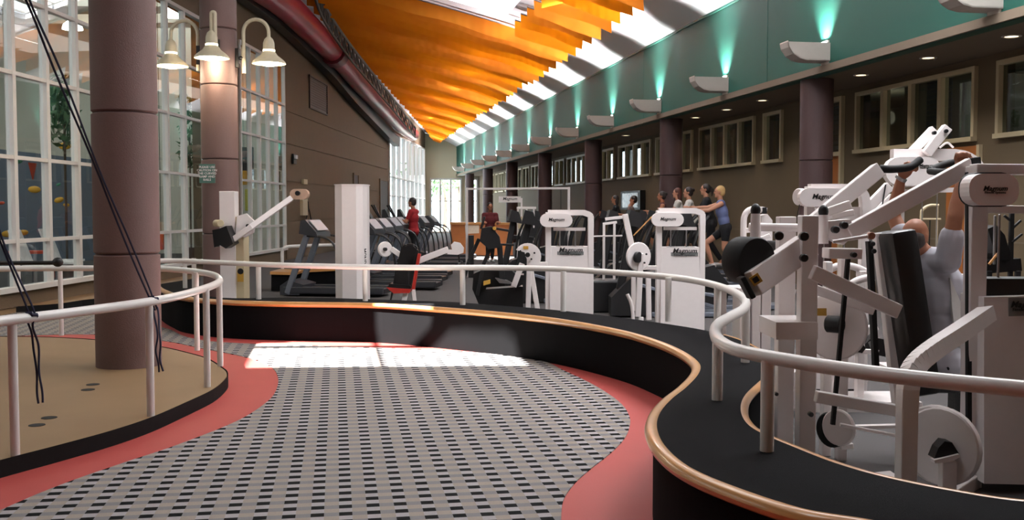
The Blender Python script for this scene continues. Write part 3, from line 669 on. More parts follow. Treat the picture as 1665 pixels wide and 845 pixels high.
# ================================================================ GOOSENECK LAMPS ON THE SECOND COLUMN
LAMPM = mat('cream_lamp_metal', (196, 186, 160), .4)
BULB = mat('lamp_bulb', (255, 240, 205), emit=22)
def goose(label, col, top, shade_c, D):
    """column bracket, top of arc, shade apex as pixels at depth D"""
    t = thing('gooseneck_lamp', label, 'lamp', tuple(C(*col, D)))
    a, b, c = C(*col, D), C(*top, D), C(*shade_c, D)
    rx = (c - a).xy.length / 2; ux = (c - a); ux.z = 0; ux.normalize(); mid = a + ux * rx; pts = [V((a.x, a.y, a.z - .35)), V((a.x, a.y, (a.z + b.z) / 2 - .15)), ]
    zarc = b.z - rx
    for i in range(13):
        th = PI - PI * i / 12; pts.append(V((mid.x, mid.y, zarc)) + ux * math.cos(th) * rx + UP * math.sin(th) * rx)
    pts.append(V((c.x, c.y, c.z + .02)))
    bm = B(); tube(bm, pts, .03, 8); obj('gooseneck', bm, LAMPM, t, True)
    bm = B(); lathe(bm, [(.03, .1), (.07, .06), (.09, .0), (.095, -.13), (.05, -.13)], c, n=20); obj('socket_cup', bm, LAMPM, t, True)
    bm = B(); lathe(bm, [(.08, -.13), (.1, -.14), (.14, -.2), (.23, -.27), (.265, -.31), (.27, -.335), (.255, -.33), (.13, -.215), (.09, -.16)], c, n=28, capb=False); obj('lamp_shade', bm, LAMPM, t, True)
    bm = B(); lathe(bm, [(.085, -.1), (.097, -.11), (.097, -.135), (.085, -.14)], c, n=16); obj('glow_collar', bm, mat('glow_collar', (255, 240, 200), emit=7), t)
    bm = B(); ell(bm, c - UP * .3, (.2, .2, .07)); obj('bulb', bm, BULB, t, True)
    d = bpy.data.lights.new('gooseneck_glow', 'POINT'); d.energy = 32; d.color = (1, .82, .6); d.shadow_soft_size = .12; o = bpy.data.objects.new('gooseneck_glow', d); COL.objects.link(o); o.location = c - UP * .45
    bm = B(); wp = V((C2.x, C2.y, a.z - .1)); dd = (V((a.x, a.y, a.z - .1)) - wp); s = dd.normalized() * .28
    tube(bm, [wp + s, V((a.x, a.y, a.z - .1))], .03, 8); box(bm, wp + s * 1.05, (.1, .1, .3), math.atan2(s.y, s.x)); obj('wall_bracket', bm, BLACKP, t)
goose('cream gooseneck lamp left of the second column', (322, 80), (300, 34), (278, 74), 16.4)
goose('cream gooseneck lamp in front of the second column', (350, 66), (347, 20), (344, 60), 15.9)
goose('cream gooseneck lamp right of the second column', (396, 84), (416, 32), (437, 70), 16.4)
# hanging notice by the column
sg = thing('notice_sign', 'small green notice with white lettering beside the second column', 'sign', tuple(C(337, 281, 16.1)))
SGN = mat('sign_green', (74, 112, 100), .5)
bm = B(); c = C(337, 282, 16.1); bmq = Matrix((CR, CF, UP)).transposed(); box(bm, c, (.25, .02, .3), rot=bmq); obj('board', bm, SGN, sg)
bm = B(); beam(bm, c + UP * .1, c + UP * .1 + CF * .25, .03, .03, 0); obj('bracket', bm, BLACKP, sg)
for j, (wd, tx) in enumerate(((.2, 'PLEASE USE'), (.2, 'CAUTION ON'), (.2, 'THE CURVED'), (.2, 'RAMP AND'), (.12, 'RAILS'))):
    bm = text_bm(tx, .05, c - CF * .013 + UP * (.1 - j * .05), CR, UP, .002, True); obj('lettering', bm, WHITE, sg)

# ================================================================ NEXT ROOM BEHIND THE LEFT GLASS
GREYB = mat('climbing_wall_grey', (112, 124, 140), .75, var=.06, scale=2, bump=.2, bscale=14)
NW = mat('natatorium_white', (214, 210, 196), .8, var=.03)
def lwbox(name, s0, s1, o0, o1, z0, z1, m, st=True):
    bm = B(); prism(bm, [lw(s0, z0, o0), lw(s1, z0, o0), lw(s1, z1, o0), lw(s0, z1, o0)], WN * (o1 - o0)); o = obj(name, bm, m)
    if st: o['kind'] = 'structure'
    return o
lwbox('floor_next_room', -20, 22, -13, -.3, -.2, -.02, mat('next_room_floor', (150, 140, 124), .5))
lwbox('wall_next_room', -20, 22, -13.2, -13, -.1, 8.6, NW)
lwbox('wall_next_room_end', 21.8, 22, -13, -.3, -.1, 8.6, NW)
lwbox('ceiling_next_room', -20, 22, -13, -.3, 8.5, 8.6, NW)
lwbox('wall_climbing', -20, 6.5, -4.6, -4.2, -.1, 3.9, GREYB)
lwbox('wall_climbing_return', 9.5, 20, -6.6, -6.2, -.1, 3.2, GREYB)
lwbox('wall_teal_band', -20, 21, -12.9, -12.6, 3.0, 4.3, TEAL)
for k in range(9): lwbox('window_next_room', -18 + 4 * k, -15.2 + 4 * k, -12.95, -12.9, 4.6, 6.4, mat('far_glass_grey', (120, 140, 138), .3))
for k in range(8):
    s = -16 + 4.5 * k
    for q in (0, 1):
        bm = B(); c = lw(s + q * 2, 7.4, -3 - 4 * q); lathe(bm, [(.32, 0), (.28, .16), (.1, .3)], c, n=14); 
        tag(obj('pendant_lamp', bm, mat('pendant_glow', (255, 255, 246), emit=9), None, True), 'round white pendant lamp beyond the left glass, %s along the %s row' % (NUMW[k], 'farther' if q else 'nearer'), 'lamp', 'pendant lamps in the next room')
        bm = B(); cyl(bm, c + UP * .28, c + UP * 1.2, .012, n=5); obj('cord', bm, BLACKP, COL.objects.get('pendant_lamp.%03d' % (2 * k + q)) or COL.objects['pendant_lamp'])
for k in range(12):
    o = area('next_room_glow', tuple(lw(-16 + 3.4 * k, 8.2, -5)), (2.5, 6), 110, (1, .98, .92))
bm = B()
for k in range(14): beam(bm, lw(-18 + 2.8 * k, 7.9, -12.8), lw(-18 + 2.8 * k, 7.9, -.4), .12, .3, 0)
tag(obj('roof_joist', bm, NW), None, None, kind='structure')
# coloured holds, pennant, chairs seen through the glass
def on_glassroom(px, py, off):
    d = ray(px, py); o = V((0, 0, HGT)); t = (W0 + WN * off - o).dot(WN) / d.dot(WN); return o + d * t
YH = mat('yellow_hold', (214, 160, 40), .5); OH = mat('orange_hold', (206, 74, 44), .5); GH = mat('green_hold', (60, 130, 100), .5)
holds = [(106, 237, 16, YH, 'yellow wedge hold high on the grey climbing wall'), (56, 308, 15, YH, 'yellow round hold with dark centre on the climbing wall'), (96, 325, 12, YH, 'long yellow hold beside the round one on the climbing wall'), (108, 333, 8, YH, 'small yellow hold at the end of the long one'), (95, 300, 6, GH, 'thin green hold on the grey climbing wall'), (30, 262, 10, GH, 'pale green hold near the orange pennant'), (12, 380, 14, YH, 'yellow arched hold low at the far left'), (38, 378, 12, YH, 'second low yellow arched hold beside it'), (3, 330, 7, OH, 'dark red hold at the left edge')]
for x, y, s, m, lab in holds:
    c = on_glassroom(x, y, -4.1); bm = B(); k = s * c.length / FPX * .5; ell(bm, c, (k * 1.2, k * .6, k * .7), Euler((0, R((x * 7) % 60 - 30), WA)).to_matrix(), 10); tag(obj('climbing_hold', bm, m, None, True), lab, 'hold')
c = on_glassroom(54, 277, -4.0); k = .5 * 22 * c.length / FPX; bm = B(); prism(bm, [c - WD * k + UP * k, c + WD * k + UP * k, c - UP * k * 1.2], WN * -.03); tag(obj('pennant', bm, OH), 'orange triangular pennant on the grey climbing wall', 'pennant')
for k, (x, y, lab) in enumerate(((62, 395, 'silver framed chair low behind the left glass, nearer the column'), (108, 396, 'white sling chair behind the glass just left of the big column'))):
    c = on_glassroom(x, 400, -2.0); c.z = 0; t = thing('lounge_chair', lab, 'chair', tuple(c)); bm = B(); prism(bm, [c + V((-.25, -.25, .45)), c + V((.25, -.25, .45)), c + V((.3, .3, .5)), c + V((-.2, .3, .5))], (0, 0, .04)); obj('seat', bm, WHITE, t)
    bm = B(); prism(bm, [c + V((-.25, -.25, .5)), c + V((-.2, .3, .5)), c + V((-.45, .3, 1.2)), c + V((-.5, -.25, 1.2))], (.04, 0, 0)); obj('backrest', bm, WHITE, t)
    for dx, dy in ((-.22, -.22), (.22, -.22), (-.18, .26), (.26, .26)): bm = B(); cyl(bm, c + V((dx, dy, 0)), c + V((dx, dy, .47)), .02, n=6); obj('leg', bm, STEEL, t)
c = on_glassroom(52, 408, -3.7); c.z = 0; t = thing('low_table', 'orange low table between the chairs behind the left glass', 'table', tuple(c)); bm = B(); box(bm, c + UP * .62, (.9, .6, .06)); obj('table_top', bm, OH, t)
for dx, dy in ((-.4, -.25), (.4, -.25), (-.4, .25), (.4, .25)): bm = B(); cyl(bm, c + V((dx, dy, 0)), c + V((dx, dy, .6)), .025, n=6); obj('leg', bm, OH, t)
def plant(px, py, off, h, r, lab, n=260):
    c = on_glassroom(px, py, off); g = V((c.x, c.y, 0)); t = thing('tall_plant', lab, 'plant', tuple(g)); rn = random.Random(px)
    bm = B(); lathe(bm, [(.16, 0), (.22, .4), (.2, .4), (.15, .3)], g, n=14); obj('pot', bm, mat('plant_pot', (90, 70, 60), .7), t, True)
    bm = B(); tube(bm, [g, g + UP * (c.z)], .03, 6); obj('stem', bm, BARK, t)
    bm = B()
    for k in range(n):
        a = rn.random() * 6.28; rr = r * rn.random() ** .5; q = c + V((rr * math.cos(a), rr * math.sin(a), rn.uniform(-h, h) / 2)); s = rn.uniform(.08, .17); e = Euler((rn.random() * 6, rn.random() * 6, rn.random() * 6)).to_matrix()
        bm.faces.new([bm.verts.new(q + e @ V(v) * s) for v in ((-1, 0, 0), (0, -.4, .1), (1, 0, 0), (0, .4, .1))])
    tag(obj('foliage', bm, LEAF, t), None, None, kind='stuff')
plant(104, 180, -3.2, 1.6, .35, 'tall green plant behind the glass left of the big column')
plant(308, 215, -3, 2.2, .35, 'tall green plant behind the glass between the two columns')
for x, y, w_, h_, m, nm, lab, ct in ((402, 262, 20, 44, BLACKP, 'loudspeaker', 'dark loudspeaker box behind the glass right of the second column', 'speaker'), (397, 289, 9, 22, YH, 'swim_float', 'yellow float hanging below the dark box behind the glass', 'float'), (404, 325, 10, 34, mat('lime_float', (190, 190, 70), .6), 'swim_float', 'lime float behind the glass near the raised press arm', 'float'), (262, 392, 8, 26, OH, 'swim_float', 'orange float low behind the glass right of the big column', 'float')):
    c = on_glassroom(x, y, -1.2); kk = c.length / FPX; bm = B(); box(bm, c, (w_ * kk, .12, h_ * kk), -YAW, .02)
    o = thing(nm, lab, ct, tuple(c)); obj('body', bm, m, o); bm = B(); cyl(bm, c + UP * h_ * kk * .5, (c.x, c.y, 8.5), .008, n=5); obj('hanging_cord', bm, BLACKP, o)
# ================================================================ EXERCISE MACHINES
def bar(t, name, a, b, D, wpx, th=None, m=WHITE, D2=None, bev=.006, label=None):
    D2 = D if D2 is None else D2; p, q = C(*a, D), C(*b, D2); w_ = wpx * (D + D2) / 2 / FPX
    bm = B(); beam(bm, p, q, w_, th if th else w_, bev, up=CF); return obj(name, bm, m, t, label=label)
def post(t, name, px, ytop, D, wpx, th=None, m=WHITE, ybot=None, zb=0.0):
    p = C(px, ytop, D); z0 = zb if ybot is None else C(px, ybot, D).z; w_ = wpx * D / FPX
    bm = B(); box(bm, (p.x, p.y, (p.z + z0) / 2), (w_, th or w_, p.z - z0), -YAW, .006); return obj(name, bm, m, t)
def pipe(t, name, pts, D, rpx, m=WHITE, n=10, step=5, Ds=None, closed=False):
    P = [C(x, y, (Ds[i] if Ds else D)) for i, (x, y) in enumerate(pts)]
    if step and len(P) > 2: P = smooth_curve(P, step, closed)
    bm = B(); tube(bm, P, rpx * (sum(Ds) / len(Ds) if Ds else D) / FPX, n, closed=closed); return obj(name, bm, m, t, True)
def disc(t, name, c, D, rx, ry, th=.06, m=WHITE, yawd=0, label=None, n=28, bev=.008):
    """round plate whose outline is rx by ry pixels; turned about the vertical until it foreshortens to that"""
    k = D / FPX; a = math.acos(min(1, rx / ry)) if rx < ry else 0; a = a if yawd >= 0 else -a
    ax = (-CF) * math.cos(a) + CR * math.sin(a); bm = B(); p = C(*c, D); R_ = max(rx, ry) * k
    lathe(bm, [(R_ - bev, -th / 2), (R_, -th / 2 + bev), (R_, th / 2 - bev), (R_ - bev, th / 2)], p, ax, n); return obj(name, bm, m, t, True, label=label)
def plate(t, name, pts, D, th=.02, m=WHITE, label=None):
    bm = B(); prism(bm, [C(x, y, D) for x, y in pts], CF * th); return obj(name, bm, m, t, label=label)
def oval_px(x0, y0, x1, y1, n=8):
    r = (y1 - y0) / 2; out = []
    for cx, a0 in ((x1 - r, -PI / 2), (x0 + r, PI / 2)):
        for i in range(n + 1): a = a0 + PI * i / n; out.append((cx + r * math.cos(a), (y0 + y1) / 2 + r * math.sin(a)))
    return out
def rrect_px(x0, y0, x1, y1, r, n=5):
    out = []
    for cx, cy, a0 in ((x1 - r, y0 + r, -PI / 2), (x1 - r, y1 - r, 0), (x0 + r, y1 - r, PI / 2), (x0 + r, y0 + r, PI)):
        for i in range(n + 1): a = a0 + PI / 2 * i / n; out.append((cx + r * math.cos(a), cy + r * math.sin(a)))
    return out
def badge_text(par, cx, cy, D, wpx, word='Magnum', sub='Fitness Systems', dark=BLKL):
    k = D / FPX; bm = text_bm(word, wpx * k * .265, C(cx, cy - wpx * .035, D) - CF * .002, CR, UP, .002, True, .3); obj('lettering', bm, dark, par)
    if sub: bm = text_bm(sub, wpx * k * .125, C(cx, cy + wpx * .11, D) - CF * .003, CR, UP, .002); obj('lettering', bm, dark, par)
def mach(name, label, px, D, cat='machine', group=None): return thing(name, label, cat, tuple(floor_at(px, D)), 0, group)

# two white weight towers behind the bench (front faces to the camera)
def tower(label, L, Rr, top, D, panel_top, oval, txt, corner=16, uprw=9, dark_in=True):
    t = mach('weight_tower', label, (L + Rr) / 2, D, 'machine')
    k = D / FPX
    post(t, 'upright', L + uprw / 2, top + 4, D, uprw, .1)
    p = [(L + uprw / 2, top + uprw / 2), (Rr - corner, top + uprw / 2), (Rr - corner * .35, top + uprw / 2 + corner * .28), (Rr - uprw / 2, top + corner), (Rr - uprw / 2, top + corner + 12)]
    bm = B(); cc = smooth_curve([C(x, y, D) for x, y in p[1:]], 4); cc = [C(*p[0], D)] + cc
    for a, b in zip(cc, cc[1:]): beam(bm, a - (b - a).normalized() * .004, b + (b - a).normalized() * .004, uprw * k, .1, 0, up=CF)
    obj('curved_top_beam', bm, WHITE, t)
    post(t, 'upright', Rr - uprw / 2, top + corner + 8, D, uprw, .1)
    plate(t, 'front_shroud', [(L + uprw * .8, panel_top), (Rr - uprw * .8, panel_top), (Rr - uprw * .8, 340 + 2600 / D), (L + uprw * .8, 340 + 2600 / D)], D - .02, .3)
    plate(t, 'cross_bar', [(L + uprw + 4, oval[3] + 1), (Rr - uprw - 4, oval[3] + 1), (Rr - uprw - 4, oval[3] + 6), (L + uprw + 4, oval[3] + 6)], D + .03, .06)
    for f in (.3, .62): post(t, 'guide_rod', L + (Rr - L) * f, oval[3] + 6, D + .12, 2.2, m=STEEL, ybot=panel_top)
    bm = B(); a = C(L + uprw + 2, panel_top, D + .1); b_ = C(Rr - uprw - 2, panel_top, D + .1); box(bm, ((a.x + b_.x) / 2, (a.y + b_.y) / 2, a.z / 2 + .03), ((a - b_).length * .8, .16, a.z - .05), -YAW); obj('weight_stack', bm, BLACKP, t)
    ov = plate(t, 'badge', oval_px(*oval), D - .10, .08)
    badge_text(ov, (oval[0] + oval[2]) / 2, (oval[1] + oval[3]) / 2, D - .10, (oval[2] - oval[0]) * .55, sub=None)
    sb = plate(t, 'name_plate', [(txt[0], txt[1] + (txt[3] - txt[1]) * .55), (txt[2], txt[1] + (txt[3] - txt[1]) * .55), (txt[2], txt[3]), (txt[0], txt[3])], D - .024, .004, GREYL)
    badge_text(sb, (txt[0] + txt[2]) / 2, (txt[1] + txt[3]) / 2, D - .026, (txt[2] - txt[0]), sub='Fitness Systems')
    return t
tower('left white weight tower with oval badge behind the middle of the bench', 887, 965, 341, 12.6, 401, (878, 347, 931, 369), (906, 402, 949, 414))
tower('right white weight tower with oval badge, nearer the curling bench end', 1067, 1146, 338, 11.9, 402, (1060, 346, 1112, 368), (1091, 403, 1135, 416))
# cam machines beside them
t = mach('leg_machine', 'white leg machine with a fan shaped cam beside the left weight tower', 855, 12.2)
cx, cy, r_ = 858, 417, 22
plate(t, 'cam_plate', [(cx + r_ * math.cos(a), cy + r_ * math.sin(a)) for a in [R(x) for x in range(-150, 80, 15)]] + [(858, 426), (853, 410)], 12.1, .02)
plate(t, 'yellow_sticker', [(851, 400), (859, 400), (859, 405), (851, 405)], 12.09, .005, YEL)
for x, y in ((846, 408), (869, 411), (864, 421)): disc(t, 'bolt', (x, y), 12.08, 1.6, 1.6, .02, BLACKP, n=10, bev=.001)
bar(t, 'lever_arm', (849, 428), (835, 466), 12.15, 9); bar(t, 'front_leg', (861, 411), (858, 520), 12.3, 8); bar(t, 'brace', (862, 430), (876, 515), 12.5, 8); bar(t, 'link_beam', (862, 429), (890, 429), 12.5, 7)
disc(t, 'hub', (858, 414), 12.05, 4, 4, .06, BLACKP, n=12, bev=.002)
bar(t, 'base_beam', (840, 545), (890, 552), 12.5, 8); plate(t, 'seat', [(838, 447), (852, 447), (850, 462), (836, 470)], 12.7, .35, VINYL); plate(t, 'seat_shroud', [(790, 470), (850, 466), (852, 540), (792, 540)], 12.9, .3, BLACKP)
t = mach('leg_machine', 'white leg machine with a full round cam and tall arm beside the right tower', 1038, 11.6)
disc(t, 'cam_plate', (1038, 417), 11.5, 21, 23.5, .03)
disc(t, 'hub', (1037, 418), 11.45, 6, 9, .04, BLACKP, n=14, bev=.002)
plate(t, 'yellow_sticker', [(1024, 404), (1034, 404), (1034, 410), (1024, 410)], 11.47, .004, YEL)
for x, y in ((1051, 413), (1048, 427), (1024, 430)): disc(t, 'bolt', (x, y), 11.46, 1.6, 1.6, .02, BLACKP, n=10, bev=.001)
bar(t, 'tall_arm', (1016, 348), (1027, 400), 11.6, 9); bar(t, 'front_leg', (1042, 412), (1037, 515), 11.5, 9); bar(t, 'rear_leg', (1030, 440), (1030, 505), 11.9, 7); bar(t, 'side_leg', (1054, 452), (1055, 520), 11.7, 8); bar(t, 'link_beam', (1040, 435), (1068, 435), 11.7, 7)
pipe(t, 'foot_tube', [(1020, 478), (1026, 492), (1029, 510), (1030, 540)], 11.8, 3)
bar(t, 'base_beam', (1025, 570), (1075, 574), 11.7, 8); bar(t, 'front_leg', (1042, 515), (1042, 568), 11.5, 8)

# tall plain white faceted tower at left
t = mach('weight_tower', 'tall plain white faceted tower standing left of centre behind the handrail', 570, 13.4)
D = 13.4; k = D / FPX; c = floor_at(570, D); top = C(570, 301, D).z; hw = 25.5 * k
fac = [(-hw, .0), (-hw * .45, -.13), (hw * .45, -.13), (hw * .8, -.03), (hw, .1), (hw, .3), (-hw, .3)]
bm = B(); prism(bm, [c + CR * x + CF * y + UP * .02 for x, y in fac], UP * (top - .02)); obj('shroud', bm, WHITE, t)
bm = B(); prism(bm, [c + CR * x * 1.04 + CF * (y * 1.05) + UP * top for x, y in fac], UP * .012); obj('top_cap', bm, WHITE, t)
bm = text_bm('MAGNUM', .07, c + CR * hw * .87 - CF * -.015 + UP * C(588, 423, D).z, UP, -CR, .004, True); obj('lettering', bm, BLKL, t)
bm = B(); box(bm, c + UP * .03 + CF * .1, (.5, .6, .06), -YAW); obj('base_beam', bm, WHITE, t)
# left white upright machine with long lifting arm
t = mach('arm_machine', 'white upright machine at far left with a long raised arm and black pad', 380, 14.0)
D = 14.0
post(t, 'upright', 372, 311, D, 25, .2); post(t, 'side_panel', 393, 352, D + .1, 14, .3, FRAME)
plate(t, 'pivot_plate', [(385, 351), (400, 347), (415, 361), (412, 378), (398, 386), (383, 380)], D - .1, .06)
bar(t, 'lever_arm', (374, 393), (410, 368), D - .2, 9); bar(t, 'lever_arm', (405, 371), (474, 322), D - .2, 9, D2=D + .1)
plate(t, 'arm_pad', oval_px(471, 307, 501, 324), D + .1, .12, mat('tan_pad', (190, 158, 136), .6)); disc(t, 'pad_hub', (484, 314), D + .05, 4, 4, .05, BLACKP, n=12, bev=.002)
plate(t, 'roller_pad', [(355, 372), (368, 367), (379, 396), (367, 404), (357, 398)], D - .35, .3, VINYL); plate(t, 'rear_roller_pad', [(345, 374), (355, 372), (360, 398), (348, 402)], D + .05, .3, VINYL)
disc(t, 'counterweight', (355, 363), D - .1, 5, 6, .2, FRAME); disc(t, 'pivot_bolt', (403, 367), D - .15, 3, 3, .04, BLACKP, n=10, bev=.001)
plate(t, 'yellow_sticker', [(386, 443), (396, 443), (396, 458), (386, 458)], D - .07, .004, YEL); disc(t, 'sticker_mark', (391, 441), D - .07, 5, 5, .004, BLACKP, n=14, bev=.0005)
bm = B(); box(bm, floor_at(380, D) + UP * .04, (.5, 1.2, .08), -YAW); obj('base_beam', bm, WHITE, t)
# low black shelf with oak edge beyond, grey ramp
t = mach('bench_seat', 'low black bench with oak edge behind the left treadmill', 470, 19.9, 'bench')
plate(t, 'front', [(441, 446), (478, 446), (478, 473), (441, 473)], 19.9, .8, CARPETB); plate(t, 'oak_edge', [(439, 441), (480, 443), (480, 447), (439, 446)], 19.85, .9, WOOD)
plate(t, 'side', [(490, 444), (545, 440), (545, 471), (490, 471)], 20.2, .5, CARPETB); plate(t, 'oak_edge', [(490, 439), (545, 436), (545, 440), (490, 443)], 20.15, .6, WOOD)

# treadmills
DKG = mat('dark_grey_plastic', (44, 46, 52), .4)
def treadmill():
    t = thing('treadmill', '', 'treadmill', (0, 0, 0), 0, 'treadmills in the row along the left wall')
    bm = B(); box(bm, (.75, 0, .1), (1.9, .5, .1), bev=.02); obj('running_deck', bm, BLACKP, t)
    for s in (-1, 1): bm = B(); box(bm, (.75, s * .31, .12), (1.9, .12, .13), bev=.02); obj('side_rail', bm, DKG, t)
    bm = B(); prism(bm, [V((-.25, -.36, .03)), V((.12, -.36, .03)), V((.2, -.36, .22)), V((-.1, -.36, .3)), V((-.25, -.36, .2))], (0, .72, 0)); obj('motor_cover', bm, DKG, t)
    for s in (-1, 1): bm = B(); beam(bm, (-.12, s * .33, .05), (.3, s * .33, 1.22), .11, .09, .02, up=V((0, 1, 0))); obj('upright', bm, GREYM, t)
    bm = B(); prism(bm, [V((.14, -.4, 1.16)), V((.5, -.4, 1.1)), V((.46, -.4, 1.2)), V((.26, -.4, 1.42)), V((.17, -.4, 1.4))], (0, .8, 0)); co = obj('console', bm, DKG, t)
    bm = B(); prism(bm, [V((.30, -.3, 1.40)), V((.465, -.3, 1.215)), V((.475, -.3, 1.225)), V((.31, -.3, 1.41))], (0, .6, 0)); obj('display', bm, mat('console_display', (170, 172, 180), .3), co)
    for s in (-1, 1): bm = B(); tube(bm, smooth_curve([V((.28, s * .36, 1.12)), V((.6, s * .37, 1.1)), V((.8, s * .37, .95)), V((.88, s * .36, .6)), V((.9, s * .35, .2))], 4), .022, 8); obj('handrail', bm, BLACKP, t, True)
    return t
TM = [(512, 19.0, 'grey treadmill standing alone left of the tall white tower'), (604, 20.6, 'first treadmill seen right of the tall white tower'), (622, 22.4, 'second treadmill right of the tall white tower'), (638, 24.2, 'treadmill in the middle of the left row, below the man in red'), (650, 26.0, 'treadmill in front of the man in a red shirt'), (668, 28.0, 'treadmill with bright handrail glint near the end of the row'), (686, 30.2, 'last but one treadmill of the left row'), (702, 32.6, 'farthest treadmill of the left row, next to the oak counter')]
tp = treadmill()
for i, (px, D, lab) in enumerate(TM):
    o = tp if i == 0 else copy_tree(tp); o['label'] = lab; o.location = floor_at(px - .3 * FPX / D, D); o.rotation_euler.z = -YAW - R(8)
# row of dark bikes/steppers behind the treadmills
def stepper():
    t = thing('stair_stepper', '', 'stepper', (0, 0, 0), 0, 'dark steppers behind the treadmills')
    bm = B(); box(bm, (.3, 0, .2), (1.1, .55, .4), bev=.05); obj('base_housing', bm, BLACKP, t)
    bm = B(); beam(bm, (-.1, 0, .3), (.1, 0, 1.35), .14, .1, .02, up=V((0, 1, 0))); obj('mast', bm, BLACKP, t)
    bm = B(); prism(bm, [V((.0, -.25, 1.3)), V((.3, -.25, 1.25)), V((.1, -.25, 1.62)), V((.02, -.25, 1.6))], (0, .5, 0)); obj('console', bm, BLACKP, t)
    for s in (-1, 1): bm = B(); tube(bm, smooth_curve([V((.1, s * .25, 1.3)), V((.5, s * .3, 1.35)), V((.75, s * .3, 1.1)), V((.75, s * .28, .4))], 4), .02, 6); obj('handrail', bm, BLACKP, t, True)
    for s in (-1, 1): bm = B(); tube(bm, [V((-.05, s * .12, 1.3)), V((-.3, s * .3, 1.75))], .025, 6); obj('moving_arm', bm, BLACKP, t, True)
    return t
sp_ = stepper()
for i, (px, D, lab) in enumerate(((592, 29.2, 'black stepper behind the first treadmills with arms raised'), (622, 31.0, 'black stepper next along behind the treadmills'), (646, 33.5, 'black stepper in front of the man in red'))):
    o = sp_ if i == 0 else copy_tree(sp_); o['label'] = lab; o.location = floor_at(px, D); o.rotation_euler.z = -YAW

# red and black bench press machine with bell weights
t = mach('incline_bench', 'reclined black bench on a red frame with two white weight arms', 670, 14.6, 'machine'); D = 14.6
bm = B(); prism(bm, [C(x, y, D) for x, y in [(652, 402), (660, 396), (674, 397), (680, 405), (668, 466), (641, 462), (642, 445)]], CF * .16); bmesh.ops.bevel(bm, geom=bm.edges[:], offset=.02, segments=2, affect='EDGES'); obj('backrest', bm, VINYL, t)
bar(t, 'backrest_frame', (682, 412), (672, 470), D + .05, 5, .1, REDV); bm = B(); prism(bm, [C(x, y, D - .1) for x, y in [(628, 467), (668, 470), (666, 476), (640, 477)]], CF * .35); obj('seat', bm, REDV, t)
plate(t, 'seat_pad', [(634, 461), (667, 464), (668, 470), (628, 468)], D - .08, .3, VINYL)
bar(t, 'lever_arm', (680, 424), (729, 405), D + .1, 10); bar(t, 'lever_arm', (636, 404), (652, 415), D + .1, 8)
disc(t, 'weight_plate', (626, 405), D + .05, 10, 12.5, .05); disc(t, 'plate_hub', (626, 405), D, 2.5, 3, .06, BLACKP, n=10, bev=.002)
plate(t, 'bell_guard', [(733, 398), (738, 393), (748, 395), (754, 403), (753, 411), (744, 414), (727, 413), (729, 406), (735, 406)], D + .05, .1)
bar(t, 'handle', (746, 414), (747, 426), D + .1, 3, m=BLACKP)
bar(t, 'leg', (660, 474), (655, 500), D, 8); bar(t, 'leg', (672, 470), (676, 505), D + .3, 6); bm = B(); box(bm, floor_at(668, D) + UP * .03, (.9, .3, .06), -YAW); obj('base_beam', bm, WHITE, t)
bar(t, 'leg', (655, 500), (655, 503), D, 8)

# black elliptical front centre-left
def elliptical(cr):
    t = thing('elliptical_trainer', '', 'elliptical', (0, 0, 0), 0, cr)
    bm = B(); prism(bm, [V((-.9, -.22, .03)), V((.1, -.22, .03)), V((.15, -.22, .4)), V((-.1, -.22, .72)), V((-.6, -.22, .6)), V((-.9, -.22, .3))], (0, .44, 0)); obj('flywheel_housing', bm, BLACKP, t)
    bm = B(); box(bm, (.35, 0, .05), (1.3, .5, .07), bev=.01); obj('base_rail', bm, GREYM, t)
    bm = B(); beam(bm, (-.75, 0, .4), (-.55, 0, 1.45), .12, .1, .02, up=V((0, 1, 0))); obj('mast', bm, BLACKP, t)
    bm = B(); prism(bm, [V((-.68, -.22, 1.38)), V((-.4, -.22, 1.32)), V((-.48, -.22, 1.56)), V((-.62, -.22, 1.6))], (0, .44, 0)); obj('console', bm, BLACKP, t)
    for s in (-1, 1):
        bm = B(); tube(bm, smooth_curve([V((-.5, s * .28, .55)), V((-.45, s * .3, 1.0)), V((-.32, s * .27, 1.35)), V((-.2, s * .25, 1.5))], 4), .025, 8); obj('moving_arm', bm, BLACKP, t, True)
        bm = B(); beam(bm, (-.5, s * .28, .5), (.7, s * .15, .22 + .08 * s), .06, .05, .01); obj('pedal_arm', bm, GREYM, t)
        bm = B(); box(bm, (.2 + .2 * s, s * .17, .36 + .1 * s), (.4, .16, .05), bev=.01); obj('foot_pedal', bm, BLACKP, t)
    return t
t = mach('elliptical_trainer', 'black elliptical frame by itself in front of the oak counter', 800, 14.6, 'elliptical'); D = 14.6
for a, b, w_, n in (((779, 388), (762, 425), 6, 'mast'), ((802, 392), (786, 430), 6, 'mast'), ((812, 396), (818, 470), 9, 'mast')): bar(t, n, a, b, D, w_, m=BLACKP)
bar(t, 'side_leg', (762, 425), (750, 470), D, 6, m=BLACKP); bar(t, 'side_leg', (786, 430), (776, 480), D, 6, m=BLACKP)
plate(t, 'console', [(783, 371), (798, 368), (812, 385), (815, 402), (795, 405), (780, 392)], D - .1, .25, BLACKP); bar(t, 'handlebar', (798, 370), (828, 375), D - .1, 4, m=BLACKP); bar(t, 'handlebar', (806, 397), (836, 398), D, 3.5, m=BLACKP)
bar(t, 'handlebar', (782, 372), (788, 352), D, 4, m=BLACKP); disc(t, 'knob', (804, 371), D - .15, 3, 3, .04, YEL, n=10, bev=.002)
plate(t, 'flywheel_housing', [(770, 445), (800, 432), (832, 440), (850, 455), (850, 508), (784, 508), (768, 470)], D + .1, .5, BLACKP)
plate(t, 'foot_pedal', [(805, 452), (825, 456), (835, 462), (812, 460)], D - .1, .15, STEEL); plate(t, 'foot_pedal', [(786, 458), (797, 455), (797, 461), (786, 464)], D - .1, .15, YEL)
